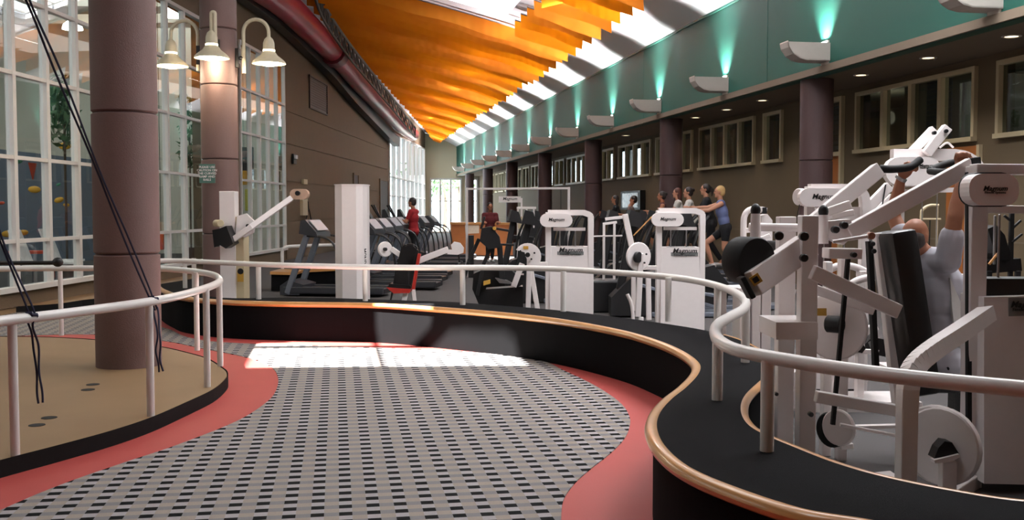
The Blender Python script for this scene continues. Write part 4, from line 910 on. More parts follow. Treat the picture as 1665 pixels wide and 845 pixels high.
bar(t, 'base_rail', (760, 500), (850, 518), D, 6, m=BLACKP)

# oak counter, notice on it
t = mach('oak_counter', 'long oak front counter before the entrance glass', 780, 35.0, 'counter'); D = 35
plate(t, 'front_panel', [(733, 364), (834, 365), (834, 415), (733, 415)], D, .6, DOORW); plate(t, 'countertop', [(731, 361), (837, 362), (837, 365.5), (731, 364.5)], D - .1, .9, WOOD)
o = plate(None, 'paper_notice', [(756, 366), (779, 366), (779, 379), (757, 380)], D - .02, .01, mat('paper', (226, 214, 196), .8)); tag(o, 'pale paper notice taped on the oak counter front', 'notice')
# cable crossover frame and far weight tower
t = mach('cable_crossover', 'pale cable crossover frame spanning high beyond the black elliptical', 840, 24.0); D = 24
bar(t, 'top_beam', (757, 307), (925, 306), D, 3.2); post(t, 'upright', 759, 305, D, 4); post(t, 'upright', 925, 304, D, 4); post(t, 'inner_upright', 848, 322, D, 3); 
sb = plate(t, 'name_board', [(811, 319), (847, 319), (847, 329), (811, 329)], D - .1, .05); badge_text(sb, 829, 324, D - .1, 26, sub=None)
for x in (766, 918): bm = B(); box(bm, floor_at(x, D) + UP * .5, (.12, .3, 1.0), -YAW); obj('weight_stack', bm, BLACKP, t)
for x in (772, 912): post(t, 'cable', x, 308, D, .7, m=BLACKP, ybot=360)
t = mach('press_machine', 'small pale press machine between the counter and left weight tower', 862, 22.0); D = 22
for x in (842, 856, 868): post(t, 'upright', x, 340, D, 3)
bar(t, 'top_beam', (840, 338), (872, 338), D, 4); plate(t, 'badge', rrect_px(842, 352, 858, 372, 3), D - .1, .08, FRAME); plate(t, 'backrest', [(862, 352), (880, 360), (874, 388), (860, 384)], D, .2, VINYL); bar(t, 'seat', (835, 385), (868, 388), D, 6, .4, VINYL); post(t, 'seat_post', 852, 386, D, 6)
# white hurdle-like frames right of left tower
t = mach('cable_row_frame', 'white low bar frame between the two weight towers', 995, 16.0); D = 16
bar(t, 'top_bar', (984, 356), (1012, 353), D, 5); post(t, 'upright', 982, 362, D, 4); post(t, 'upright', 999, 362, D, 4); bar(t, 'link', (980, 364), (1003, 361), D, 4); bar(t, 'lower_bar', (965, 384), (1012, 383), D, 2.5)
bm = B(); box(bm, floor_at(990, D) + UP * .25, (.6, .6, .5), -YAW, .03); obj('base_housing', bm, BLACKP, t)
bar(t, 'cable_rod', (1030, 383), (1060, 352), D - 3, 2, m=WOOD)

# ================================================================ RIGHT FOREGROUND: OVERHEAD PRESS MACHINE
t = mach('press_machine', 'large white overhead press machine the man in grey is using', 1300, 6.1); D = 6.0
P1 = t
post(t, 'upright', 1278, 352, 6.25, 27, .1); post(t, 'upright', 1314, 350, 5.85, 27, .1)
plate(t, 'joining_plate', [(1262, 524), (1330, 524), (1330, 552), (1262, 552)], 5.78, .4)
for c in ((1266, 383), (1307, 384)): disc(t, 'bolt', c, 5.75, 7.5, 7.5, .04, BLACKP, n=14, bev=.004)
disc(t, 'bolt', (1307, 419), 5.75, 6.5, 6.5, .04, BLACKP, n=14, bev=.004)
disc(t, 'bolt', (1318, 673), 5.75, 4, 4, .04, BLACKP, n=12, bev=.003); disc(t, 'bolt', (1262, 640), 6.1, 3, 3, .04, BLACKP, n=12, bev=.003)
pipe(t, 'pivot_tube', [(1218, 369), (1350, 371)], 6.05, 7, step=0)
for c, rr in (((1228, 372), 9), ((1338, 374), 9)):
    bm = B(); a = C(c[0], c[1] + 22, 6.0); cyl(bm, a, a + UP * .17, rr * 6 / FPX, rr * .85 * 6 / FPX, 14); obj('bearing_post', bm, WHITE, t, True); bm = B(); ell(bm, a + UP * .19, (.03, .03, .04)); obj('knob', bm, BLACKP, t, True)
bar(t, 'counterweight_arm', (1219, 463), (1312, 399), 5.7, 42, .11, D2=5.95)
bar(t, 'arm_end_cap', (1204, 450), (1222, 484), 5.66, 9, .13, RUBBER)
k = 5.9 / FPX; bm = B(); a = C(1228, 424, 5.75); ax = (CF * .9 - CR * .45).normalized(); lathe(bm, [(36 * k, 0), (38 * k, .01), (38 * k, .15), (36 * k, .16)], a - ax * .02, ax, 28); obj('counterweight', bm, RUBBER, t, True, label='black round counterweight')
bar(t, 'yellow_sticker', (1222, 459), (1236, 450), 5.635, 16, .006, YEL, bev=0)
bar(t, 'sticker_print', (1225, 457), (1233, 452), 5.628, 9, .004, BLKL, bev=0)
bar(t, 'right_lever_arm', (1380, 378), (1580, 268), 6.0, 25, .07, D2=5.9); bar(t, 'left_lever_arm', (1318, 366), (1428, 276), 6.5, 25, .07, D2=6.7)
plate(t, 'pivot_bracket', [(1342, 360), (1384, 356), (1388, 382), (1372, 398), (1348, 388)], 5.98, .1)
for c in ((1358, 373), (1372, 366)): disc(t, 'bolt', c, 5.95, 6, 6, .05, BLACKP, n=12, bev=.004)
bar(t, 'linkage', (1345, 345), (1382, 332), 6.3, 14); bar(t, 'linkage', (1352, 352), (1388, 345), 6.35, 10)
pipe(t, 'adjusting_lever', [(1354, 393), (1415, 383)], 5.8, 3, step=0); disc(t, 'lever_tip', (1416, 383), 5.8, 6, 4, .04, mat('tan_cap', (160, 110, 90), .5), n=12, bev=.003)
bar(t, 'side_plate', (1342, 411), (1396, 412), 5.9, 17, .14); disc(t, 'bolt', (1388, 414), 5.8, 4.5, 4.5, .04, BLACKP, n=12, bev=.003)
bar(t, 'upper_brace', (1320, 442), (1460, 506), 5.8, 24, .06, D2=5.9); bar(t, 'lower_brace', (1324, 470), (1420, 504), 6.2, 16, .06)
bar(t, 'drive_belt', (1379, 418), (1354, 690), 5.9, 6, .03, RUBBER, bev=0)
bar(t, 'right_belt', (1413, 392), (1424, 600), 6.3, 8, .05, RUBBER, bev=0)
disc(t, 'cam_wheel', (1357, 530), 6.3, 42, 55, .03, WHITE, yawd=-1); plate(t, 'yellow_sticker', [(1323, 501), (1344, 501), (1344, 513), (1323, 513)], 6.24, .004, YEL); disc(t, 'wheel_hub', (1357, 527), 6.2, 9, 14, .1, BLACKP)
post(t, 'inner_upright', 1372, 420, 6.45, 15, .08); post(t, 'inner_upright', 1344, 560, 6.6, 14, .08)
disc(t, 'lower_pulley', (1364, 695), 6.1, 19, 30, .03, WHITE, yawd=-1); disc(t, 'pulley_rim', (1353, 698), 6.15, 17, 29, .04, RUBBER, yawd=-1)
pipe(t, 'pulley_axle', [(1366, 690), (1462, 709)], 6.0, 3, step=0)
bar(t, 'lower_cross_beam', (1326, 644), (1464, 668), 5.7, 19, .06); bar(t, 'lower_cross_beam', (1385, 694), (1464, 692), 6.5, 6, .05); bar(t, 'foot_bracket', (1363, 724), (1384, 722), 6.2, 9, .1)
bar(t, 'base_beam', (1400, 800), (1475, 792), 5.9, 20, .5); bar(t, 'base_beam', (1290, 775), (1480, 790), 6.0, 16, .1)
# back pad and seat
bar(t, 'backrest_frame', (1432, 378), (1465, 660), 6.35, 24, .08)
for c in ((1418, 396), (1420, 408)): disc(t, 'bolt', c, 6.28, 4, 4, .04, BLACKP, n=12, bev=.003)
bm = B(); a, b = C(1459, 376, 6.2), C(1500, 640, 6.2); beam(bm, a + CF * .1, b + CF * .1, 42 * 6.3 / FPX, .44, .03, up=CF); obj('backrest', bm, VINYL, t, True)
bm = B(); p = C(1560, 612, 6.5); box(bm, (p.x, p.y, p.z - .02), (.5, .46, .1), -YAW, .03); obj('seat', bm, VINYL, t, True); 
bm = B(); box(bm, (p.x, p.y, (p.z - .07) / 2), (.1, .1, p.z - .07), -YAW); obj('seat_post', bm, BLACKP, t)
# handles
pipe(t, 'left_handle', [(1430, 274), (1452, 275), (1480, 271), (1496, 260)], 6.55, 6.5, RUBBER, Ds=[6.7, 6.7, 6.75, 6.8]); pipe(t, 'right_handle', [(1512, 278), (1535, 280), (1562, 278), (1584, 268)], 6.0, 6, RUBBER, Ds=[6.3, 6.1, 6.0, 5.95]); pipe(t, 'right_handle', [(1512, 277), (1540, 266), (1570, 262)], 6.4, 6, RUBBER, Ds=[6.3, 6.4, 6.5])
bar(t, 'arm_end_cap', (1575, 264), (1590, 262), 5.9, 14, .09, RUBBER)

# right weight tower at the frame edge
t = mach('weight_tower', 'white weight tower with rounded badge at the right edge of view', 1610, 5.8); D = 5.7
post(t, 'upright', 1589, 270, 5.8, 27, .1)
bar(t, 'guide_strip', (1574, 280), (1575, 700), 5.82, 7, .03, RUBBER, bev=0); bar(t, 'guide_strip', (1575, 700), (1575, 780), 5.82, 7, .03, RUBBER, bev=0)
bar(t, 'top_beam', (1582, 275), (1800, 277), 5.75, 17, .1); bar(t, 'lower_beam', (1600, 340), (1800, 342), 5.85, 13, .08)
post(t, 'upright', 1790, 270, 5.8, 27, .1)
plate(t, 'front_shroud', [(1600, 483), (1782, 478), (1782, 790), (1600, 786)], 5.72, .3); plate(t, 'dark_gap_panel', [(1600, 453), (1782, 453), (1782, 482), (1600, 484)], 5.8, .2, BLACKP)
ov = plate(t, 'badge', rrect_px(1576, 282, 1657, 334, 22), 5.5, .12); plate(t, 'badge_rim', rrect_px(1571, 280, 1651, 336, 23), 5.6, .1, RUBBER)
badge_text(ov, 1618, 308, 5.5, 44)
sb = plate(t, 'name_plate', [(1640, 484), (1700, 484), (1700, 512), (1640, 514)], 5.716, .004, GREYL); badge_text(sb, 1668, 497, 5.714, 56)
for x in (1625, 1700): post(t, 'guide_rod', x, 348, 5.9, 4, m=STEEL, ybot=455)
# curved white tube coming off the tower to the front
bm = B(); pts = smooth_curve([C(1604, 510, 5.6), C(1560, 540, 5.35), C(1515, 570, 5.15), C(1488, 595, 5.05), C(1477, 625, 5.0), C(1475, 660, 5.0)], 4)
for a, b in zip(pts, pts[1:]): beam(bm, a - (b - a).normalized() * .006, b + (b - a).normalized() * .006, .082, .09, 0, up=CF)
obj('curved_foot_tube', bm, WHITE, t); post(t, 'front_leg', 1475, 655, 5.0, 27, .09)
bm = B(); a = V((pts[-1].x, pts[-1].y, .04)); b = floor_at(1589, 5.8) + UP * .04; beam(bm, a, b, .1, .08); obj('base_beam', bm, WHITE, t)
disc(t, 'big_pulley_wheel', (1532, 725), 5.35, 41, 64, .05, WHITE, yawd=-1); disc(t, 'wheel_rim', (1524, 722), 5.38, 40, 64, .05, WHITE, yawd=-1)
plate(t, 'hub_bracket', [(1519, 748), (1560, 738), (1562, 742), (1548, 750), (1520, 753)], 5.2, .05, WHITE); plate(t, 'hub', [(1519, 745), (1526, 728), (1536, 717), (1548, 719), (1560, 738)], 5.22, .08, BLACKP)
post(t, 'wheel_bracket', 1541, 748, 5.25, 24, .06); 

# machine behind: tall with twin slanting arms
t = mach('pulldown_machine', 'white machine behind the raised hands with twin slanting top arms', 1500, 9.7); D = 9.7
bm = B(); cc = [C(1450, 252, D)] + smooth_curve([C(1548, 252, D), C(1568, 256, D), C(1585, 268, D), C(1592, 285, D)], 4)
for a, b in zip(cc, cc[1:]): beam(bm, a, b + (b - a).normalized() * .005, 19 * D / FPX, .1, 0, up=CF)
obj('curved_top_beam', bm, WHITE, t); post(t, 'upright', 1590, 282, D, 16, .1); post(t, 'upright', 1462, 258, D + .05, 15, .1)
ov = plate(t, 'badge', oval_px(1440, 255, 1532, 302), D - .15, .1); badge_text(ov, 1506, 270, D - .15, 26)
plate(t, 'cross_plate', [(1474, 290), (1540, 286), (1540, 304), (1474, 304)], D, .08); plate(t, 'cross_plate', [(1475, 307), (1570, 304), (1570, 312), (1475, 314)], D + .02, .06)
bar(t, 'slanting_arm', (1478, 252), (1518, 210), D + .1, 13, .08); bar(t, 'slanting_arm', (1506, 250), (1540, 207), D - .1, 15, .08)
for c in ((1538, 213), (1519, 216)): disc(t, 'bolt', c, D - .15, 3.2, 3.2, .04, BLACKP, n=10, bev=.002)
pipe(t, 'hose_loop', [(1528, 240), (1540, 232), (1550, 240)], D, 1.6)
bar(t, 'curved_arm', (1388, 362), (1446, 302), D - .3, 16, .07); bar(t, 'curved_arm', (1400, 368), (1450, 318), D - .1, 9, .06); pipe(t, 'cable', [(1440, 300), (1436, 325), (1432, 350)], D - .35, 1.2, BLACKP)
plate(t, 'front_shroud', [(1545, 446), (1574, 446), (1574, 640), (1545, 640)], D + .1, .25); badge_text(t, 1557, 456, D + .1, 26, word='XT', sub=None)
post(t, 'rod', 1500, 312, D + .1, 2, m=STEEL, ybot=450); post(t, 'rod', 1524, 312, D + .1, 2, m=STEEL, ybot=450)
bm = B(); box(bm, floor_at(1520, D) + UP * .05, (.9, .5, .1), -YAW); obj('base_beam', bm, WHITE, t)
# middle tower (oval badge) behind the left lever arm
t = tower('white weight tower with oval badge behind the press machine, by the near dark column', 1310, 1412, 299, 8.9, 470, (1300, 306, 1380, 336), (1335, 480, 1385, 494), corner=30, uprw=13)
plate(t, 'top_plate', [(1330, 338), (1400, 336), (1400, 360), (1330, 362)], 8.92, .05)
disc(t, 'rear_pulley', (1301, 320), 9.0, 7, 14, .05, WHITE, yawd=-1); bar(t, 'cable', (1300, 332), (1294, 362), 8.9, 1.5, m=BLACKP)
# smaller machine left of it
t = mach('arm_curl_machine', 'small white machine with hooked frame beyond the black counterweight', 1235, 10.15); D = 10.15
pipe(t, 'hooked_frame', [(1246, 342), (1222, 340), (1211, 350), (1209, 372), (1209, 420)], D, 5, step=4); bar(t, 'top_plate', (1225, 340), (1240, 340), D - .05, 8); plate(t, 'black_cap', [(1240, 337), (1247, 337), (1247, 347), (1240, 347)], D - .08, .05, BLACKP)
plate(t, 'side_shroud', [(1238, 350), (1248, 348), (1256, 358), (1256, 392), (1236, 392)], D, .2); bar(t, 'cross_arm', (1210, 375), (1235, 372), D, 8); bar(t, 'cross_arm', (1212, 398), (1252, 382), D - .1, 6)
post(t, 'upright', 1209, 400, D, 9); disc(t, 'roller_pad', (1258, 400), D - .1, 8, 9, .2, VINYL); post(t, 'upright', 1248, 392, D, 9)
bm = B(); box(bm, floor_at(1230, D) + UP * .04, (.5, .5, .08), -YAW); obj('base_beam', bm, WHITE, t)
# white shrouds behind the bend of the handrail
t = mach('weight_tower', 'narrow ribbed white weight tower behind the S bend of the rail', 1226, 9.35); D = 9.35
for x, w_ in ((1205, 16), (1224, 14), (1240, 15)): post(t, 'shroud_panel', x, 466, D, w_, .3)
post(t, 'upright', 1174, 470, D + .3, 12, .1); bar(t, 'top_plate', (1170, 468), (1247, 466), D + .1, 5, .3)
bm = B(); box(bm, floor_at(1210, D) + UP * .04, (.4, .5, .08), -YAW); obj('base_beam', bm, WHITE, t)
# machine seen through the press frame: seat, arcs
t = mach('leg_machine', 'white leg machine seen through the press frame with curved guards', 1385, 8.2); D = 8.2
pipe(t, 'curved_guard', [(1345, 440), (1365, 432), (1390, 434), (1412, 445), (1418, 452)], D, 6); pipe(t, 'curved_guard', [(1376, 470), (1390, 458), (1408, 452), (1425, 450)], D - .2, 6); pipe(t, 'curved_guard', [(1318, 500), (1330, 490), (1348, 484)], D, 5)
bar(t, 'beam', (1395, 545), (1425, 530), D - .3, 12); plate(t, 'seat', [(1406, 560), (1418, 548), (1440, 552), (1440, 580), (1412, 574)], D, .3, VINYL); plate(t, 'seat_back', [(1376, 568), (1398, 552), (1408, 566), (1402, 574)], D - .2, .2, VINYL)
plate(t, 'name_plate', [(1412, 557), (1420, 552), (1424, 562), (1416, 566)], D - .35, .01, GREYL)
for x in (1346, 1400): post(t, 'upright', x, 425 if x < 1380 else 440, D, 11, .09)
bar(t, 'foot_bar', (1330, 568), (1428, 572), D - .1, 8); plate(t, 'foot_plate', [(1284, 612), (1296, 602), (1300, 664), (1286, 664)], D - .3, .1); bar(t, 'foot_link', (1284, 662), (1300, 616), D - .3, 9)
plate(t, 'rear_shroud', [(1352, 500), (1366, 500), (1366, 640), (1352, 640)], D + .2, .2); bm = B(); box(bm, floor_at(1385, D) + UP * .04, (1.0, .5, .08), -YAW); obj('base_beam', bm, WHITE, t)
for c in ((1304, 480), (1298, 520)): disc(t, 'guide_wheel', c, D - .1, 6, 8, .04, BLACKP)
pipe(t, 'hose_loop', [(1292, 470), (1286, 500), (1292, 530), (1302, 545)], D, 3)
# slim arched rack behind the man, black leg press far right
t = mach('dumbbell_rack', 'slim pale arched rack against the wall behind the raised arms', 1508, 10.8, 'rack'); D = 10.8
pipe(t, 'arched_frame', [(1498, 420), (1498, 352), (1501, 340), (1512, 334), (1526, 334)], D, 2.5, FRAME, step=4); pipe(t, 'arched_frame', [(1498, 420), (1498, 470)], D, 2.5, FRAME, step=0)
bar(t, 'shelf_bar', (1500, 356), (1530, 356), D, 3, m=FRAME); post(t, 'leg', 1512, 356, D, 2, m=BLACKP); post(t, 'leg', 1524, 334, D, 3, m=FRAME); post(t, 'leg', 1498, 400, D, 4, m=FRAME)
t = mach('leg_press', 'black leg press machine seen right of the nearest tower upright', 1635, 8.5); D = 8.5
plate(t, 'backrest', [(1606, 372), (1620, 366), (1634, 382), (1645, 420), (1632, 430), (1618, 412)], D, .4, VINYL); post(t, 'upright', 1645, 345, D, 7, m=BLACKP); plate(t, 'seat', [(1600, 424), (1660, 420), (1662, 440), (1600, 445)], D, .4, VINYL)
bar(t, 'peg', (1645, 372), (1660, 358), D, 4, m=BLACKP); bar(t, 'peg', (1645, 394), (1662, 380), D, 4, m=BLACKP); bar(t, 'peg', (1645, 360), (1632, 350), D, 4, m=BLACKP); post(t, 'steel_rod', 1618, 350, D - .1, 4, m=STEEL, ybot=430)
bar(t, 'sled_arm', (1608, 430), (1622, 412), D - .1, 4, m=WOOD); post(t, 'rear_leg', 1608, 440, D, 8, m=BLACKP); post(t, 'front_leg', 1655, 440, D, 8, m=BLACKP)
# wall television
t = thing('television', 'small dark wall television showing a pale picture beyond the cyclists', 'television', tuple(XP(1034, 328, XW)))
ya, yb = XP(1050, 328, XW).y, XP(1018, 328, XW).y; za, zb_ = XP(1034, 341, XW).z, XP(1034, 310, XW).z
bm = B(); box(bm, (XW - .1, (ya + yb) / 2, (za + zb_) / 2), (.18, yb - ya, zb_ - za), bev=.01); cs = obj('case', bm, BLACKP, t)
bm = B(); box(bm, (XW - .195, (ya + yb) / 2, (za + zb_) / 2), (.01, (yb - ya) * .8, (zb_ - za) * .75)); obj('screen', bm, mat('tv_screen', (96, 90, 84), .2, emit=.4, var=.6, scale=3), t)
# ================================================================ PEOPLE
def limb(bm, p, q, r1, r2, n=12):
    tube(bm, [p, q], [r1, r2], n); ell(bm, p, (r1, r1, r1), seg=12); ell(bm, q, (r2, r2, r2), seg=12)
def frame3(z, xhint):
    z = z.normalized(); x = (xhint - z * xhint.dot(z)).normalized(); return Matrix((x, z.cross(x), z)).transposed()
def fuse(name, bm, vox, m, parent, it=3):
    me = bpy.data.meshes.new('raw'); bm.to_mesh(me); bm.free(); o = bpy.data.objects.new('raw', me); COL.objects.link(o)
    md = o.modifiers.new('r', 'REMESH'); md.mode = 'VOXEL'; md.voxel_size = vox
    ms = o.modifiers.new('s', 'SMOOTH'); ms.iterations = it; ms.factor = .5
    bpy.context.view_layer.update(); m2 = bpy.data.meshes.new_from_object(o.evaluated_get(bpy.context.evaluated_depsgraph_get()))
    bpy.data.objects.remove(o); b2 = B(); b2.from_mesh(m2); bpy.data.meshes.remove(m2)
    return obj(name, b2, m, parent, True, angle=180)
def torso(bm, J, side, s, e=0.0, low=True):
    pel, che, nec = J['pel'], J['che'], J['nec']; M = frame3(che - pel, side); mid = pel.lerp(che, .48)
    if low: ell(bm, pel, ((.165 + e) * s, (.12 + e) * s, (.12 + e) * s), M)
    ell(bm, mid, ((.14 + e) * s, (.105 + e) * s, (.17 + e) * s), M); ell(bm, che, ((.165 + e) * s, (.115 + e) * s, (.18 + e) * s), M)
    up = che.lerp(nec, .62)
    if low or e == 0: limb(bm, J['shL'], J['shR'], (.058 + e) * s, (.058 + e) * s)
    ell(bm, up, ((.13 + e) * s, (.085 + e) * s, (.1 + e) * s), M)
def hand(bm, wr, d, g, s, curl=60, thumb=1):
    d = d.normalized(); g = (g - d * g.dot(d)).normalized(); n = d.cross(g)
    M = Matrix((g, n, d)).transposed(); ell(bm, wr + d * .05 * s, (.042 * s, .018 * s, .052 * s), M, 12)
    for i, L in enumerate((.8, .95, 1.0, .88)):
        b = wr + d * .088 * s + g * (-.03 + .02 * i) * s * 1.05; a = 0; p = b
        for seg, ln in enumerate((.038, .026, .02)):
            a += R(curl * (.7 if seg == 0 else 1)); q = p + (d * math.cos(a) + n * math.sin(a)) * ln * L * s; limb(bm, p, q, .0095 * s, .0085 * s, 8); p = q
    b = wr + d * .03 * s + g * .036 * s * thumb; q = b + (d * .6 + g * thumb * .5 + n * .5).normalized() * .035 * s; limb(bm, b, q, .012 * s, .011 * s, 8); limb(bm, q, q + (d * .5 + n * .8 - g * thumb * .2).normalized() * .03 * s, .0105 * s, .009 * s, 8)
def person(label, J, fwd, skin=SKIN, top=None, sleeve=.6, bottom=None, blen=.9, hair=None, hstyle='short', shoes=None, s=1.0, gaze=None, vox=.011, curl=60, root=None, hm=1.0):
    fwd = fwd.normalized(); side = fwd.cross(UP).normalized()      # person's right
    t = thing('person', label, 'person', tuple(root if root else V((J['pel'].x, J['pel'].y, 0))))
    bm = B(); torso(bm, J, side, s)
    h = J['hea']; gz = (gaze or fwd).normalized(); hs = side if gaze is None else gz.cross(UP).normalized(); hu = hs.cross(gz); Mh = Matrix((hs, gz, hu)).transposed(); k = s * hm
    limb(bm, J['nec'], h - hu * .06 * k, .058 * s, .052 * s)
    ell(bm, h + hu * .02 * k, (.076 * k, .096 * k, .1 * k), Mh); ell(bm, h + gz * .028 * k - hu * .055 * k, (.056 * k, .062 * k, .066 * k), Mh)   # skull, jaw
    tube(bm, [h + gz * .085 * k + hu * .02 * k, h + gz * .112 * k - hu * .022 * k], [.008 * k, .016 * k], 8); ell(bm, h + gz * .104 * k - hu * .024 * k, (.016 * k, .014 * k, .011 * k), Mh)   # nose
    ell(bm, h + gz * .088 * k - hu * .058 * k, (.026 * k, .012 * k, .008 * k), Mh); ell(bm, h + gz * .085 * k - hu * .072 * k, (.022 * k, .012 * k, .008 * k), Mh); ell(bm, h + gz * .08 * k - hu * .1 * k, (.022 * k, .018 * k, .016 * k), Mh)
    ell(bm, h + gz * .082 * k + hu * .034 * k, (.045 * k, .014 * k, .009 * k), Mh)                                   # brow
    for q in (-1, 1): ell(bm, h + hs * q * .078 * k - gz * .004 * k - hu * .004 * k, (.01 * k, .02 * k, .032 * k), Mh)
    for S, sg in (('L', -1), ('R', 1)):
        sh, el, wr = J['sh' + S], J['el' + S], J['wr' + S]; limb(bm, sh, sh.lerp(el, .4), .054 * s, .05 * s); limb(bm, sh.lerp(el, .4), el, .05 * s, .04 * s); limb(bm, el, el.lerp(wr, .3), .042 * s, .044 * s); limb(bm, el.lerp(wr, .3), wr, .043 * s, .027 * s)
        d = J['ha' + S] - wr; hand(bm, wr, d, J.get('g' + S, side), s * 1.02, curl, -sg)
        hi, kn, an, to = J['hi' + S], J['kn' + S], J['an' + S], J['to' + S]
        limb(bm, hi, kn, .088 * s, .055 * s); limb(bm, kn, kn.lerp(an, .35), .055 * s, .056 * s); limb(bm, kn.lerp(an, .35), an, .056 * s, .036 * s); limb(bm, an - UP * .03 * s, to, .038 * s, .03 * s)
    fuse('body', bm, vox, skin, t)
    for q in (-1, 1):
        bm = B(); ell(bm, h + hs * q * .03 * k + gz * .088 * k + hu * .014 * k, (.012 * k, .008 * k, .008 * k), Mh, 10); obj('eye', bm, mat('eye_dark', (50, 40, 36), .2), t, True)
    if top:
        bm = B(); torso(bm, J, side, s, .014, low=sleeve >= 0)
        for S in 'LR':
            sh, el = J['sh' + S], J['el' + S]
            if sleeve > 0: limb(bm, sh, sh.lerp(el, sleeve), .068 * s, .066 * s)
        if sleeve > .3: limb(bm, J['pel'], J['pel'].lerp(J['che'], .3), .15 * s, .135 * s)
        fuse('shirt' if sleeve > 0 else 'tank_top', bm, vox * 1.1, top, t)
    if bottom:
        bm = B(); M = frame3(J['che'] - J['pel'], side); ell(bm, J['pel'], (.178 * s, .135 * s, .12 * s), M)
        for S in 'LR':
            hi, kn, an = J['hi' + S], J['kn' + S], J['an' + S]
            if blen <= 1: limb(bm, hi, hi.lerp(kn, blen), .103 * s, (.088 - .015 * blen) * s)
            else: limb(bm, hi, kn, .1 * s, .068 * s); limb(bm, kn, kn.lerp(an, blen - 1), .068 * s, .055 * s)
        fuse('shorts' if blen <= 1 else 'trousers', bm, vox * 1.1, bottom, t)
    if hair:
        bm = B()
        if hstyle == 'fringe':      # balding: band round the back and sides
            ell(bm, h - gz * .03 * k - hu * .012 * k, (.083 * k, .08 * k, .074 * k), Mh)
        else:
            ell(bm, h - gz * .018 * k + hu * .036 * k, (.088 * k, .1 * k, .1 * k), Mh); ell(bm, h - gz * .04 * k - hu * .005 * k, (.084 * k, .076 * k, .09 * k), Mh)
            if hstyle == 'long': ell(bm, h - gz * .05 * k - hu * .07 * k, (.085 * k, .06 * k, .13 * k), Mh)
            if hstyle == 'tail': limb(bm, h - gz * .1 * k + hu * .05 * k, h - gz * .15 * k - hu * .0 * k, .03 * k, .035 * k); limb(bm, h - gz * .15 * k, h - gz * .14 * k - hu * .14 * k, .034 * k, .014 * k)
            if hstyle == 'bun': ell(bm, h - gz * .11 * k + hu * .06 * k, (.045 * k, .045 * k, .045 * k), Mh)
        fuse('hair', bm, vox * .9, hair, t)
    if shoes:
        for S in 'LR':
            bm = B(); an, to = J['an' + S], J['to' + S]; d = (to - an); d.z = 0; d.normalize(); b = V((an.x, an.y, to.z - .005)); limb(bm, b - d * .04, to + d * .05, .045 * s, .042 * s); limb(bm, an - UP * .03, b, .046 * s, .05 * s); fuse('shoe', bm, .012, shoes, t)
    return t
GREYT = mat('grey_tshirt', (186, 184, 192), .9, var=.1, scale=8, bump=.3, bscale=9); WT = mat('white_tshirt', (222, 220, 216), .9); BT = mat('black_tshirt', (24, 24, 28), .9); BLT = mat('blue_top', (112, 124, 168), .8); RT = mat('red_tshirt', (150, 26, 32), .9)
NAVY = mat('black_shorts', (20, 20, 24), .9); BLOND = mat('blond_hair', (204, 168, 112), .6, var=.3, scale=60); DARKH = mat('dark_hair', (34, 24, 22), .5, var=.3, scale=60); REDH = mat('auburn_hair', (84, 42, 34), .5, var=.3, scale=60); GREYH = mat('grey_brown_hair', (64, 54, 48), .7, var=.3, scale=60); SHOE = mat('white_shoe', (200, 198, 196), .6)

# the man in the press machine, seen from behind his right shoulder
fw = (CR * .88 + CF * .47).normalized(); sd_ = fw.cross(UP).normalized()
pel = C(1532, 594, 6.5); che = C(1523, 475, 6.5); nec = C(1501, 412, 6.5)
JM = dict(pel=pel, che=che, nec=nec, hea=C(1488, 386, 6.5),
          shR=C(1541, 424, 6.28), elR=C(1553, 352, 6.2), wrR=C(1567, 283, 6.25), haR=C(1563, 262, 6.28), gR=-CR,
          shL=C(1482, 418, 6.8), elL=C(1452, 350, 6.95), wrL=C(1465, 290, 6.85), haL=C(1481, 266, 6.8), gL=-CR,
          hiR=pel + sd_ * .1 + fw * .03, hiL=pel - sd_ * .1 + fw * .03)
for S, sg in (('R', 1), ('L', -1)):
    kn = JM['hi' + S] + fw * .45 + sd_ * sg * .08 + UP * .0; JM['kn' + S] = kn; an = kn + fw * .06; an.z = .09; JM['an' + S] = an; to = an + fw * .15; to.z = .04; JM['to' + S] = to
man = person('balding man in grey t-shirt in the press machine, both arms raised to black handles', JM, fw, SKIN2, GREYT, .55, NAVY, .8, GREYH, 'fringe', SHOE, 1.14, gaze=(CR * .8 + CF * .6), vox=.009, curl=72, hm=.9)
bm = B(); c = JM['wrL']; d = (JM['haL'] - JM['wrL']).normalized(); lathe(bm, [(.036, -.012), (.04, -.01), (.04, .01), (.036, .012)], c + d * .0, d, 16); obj('wrist_watch', bm, STEEL, man, True)
bm = B(); pa = C(1548, 455, 6.2); prism(bm, [C(x, y, 6.3) for x, y in [(1545, 452), (1553, 470), (1566, 500), (1568, 540), (1562, 566), (1553, 540), (1548, 500)]], CF * .03); obj('towel', bm, WT, man)

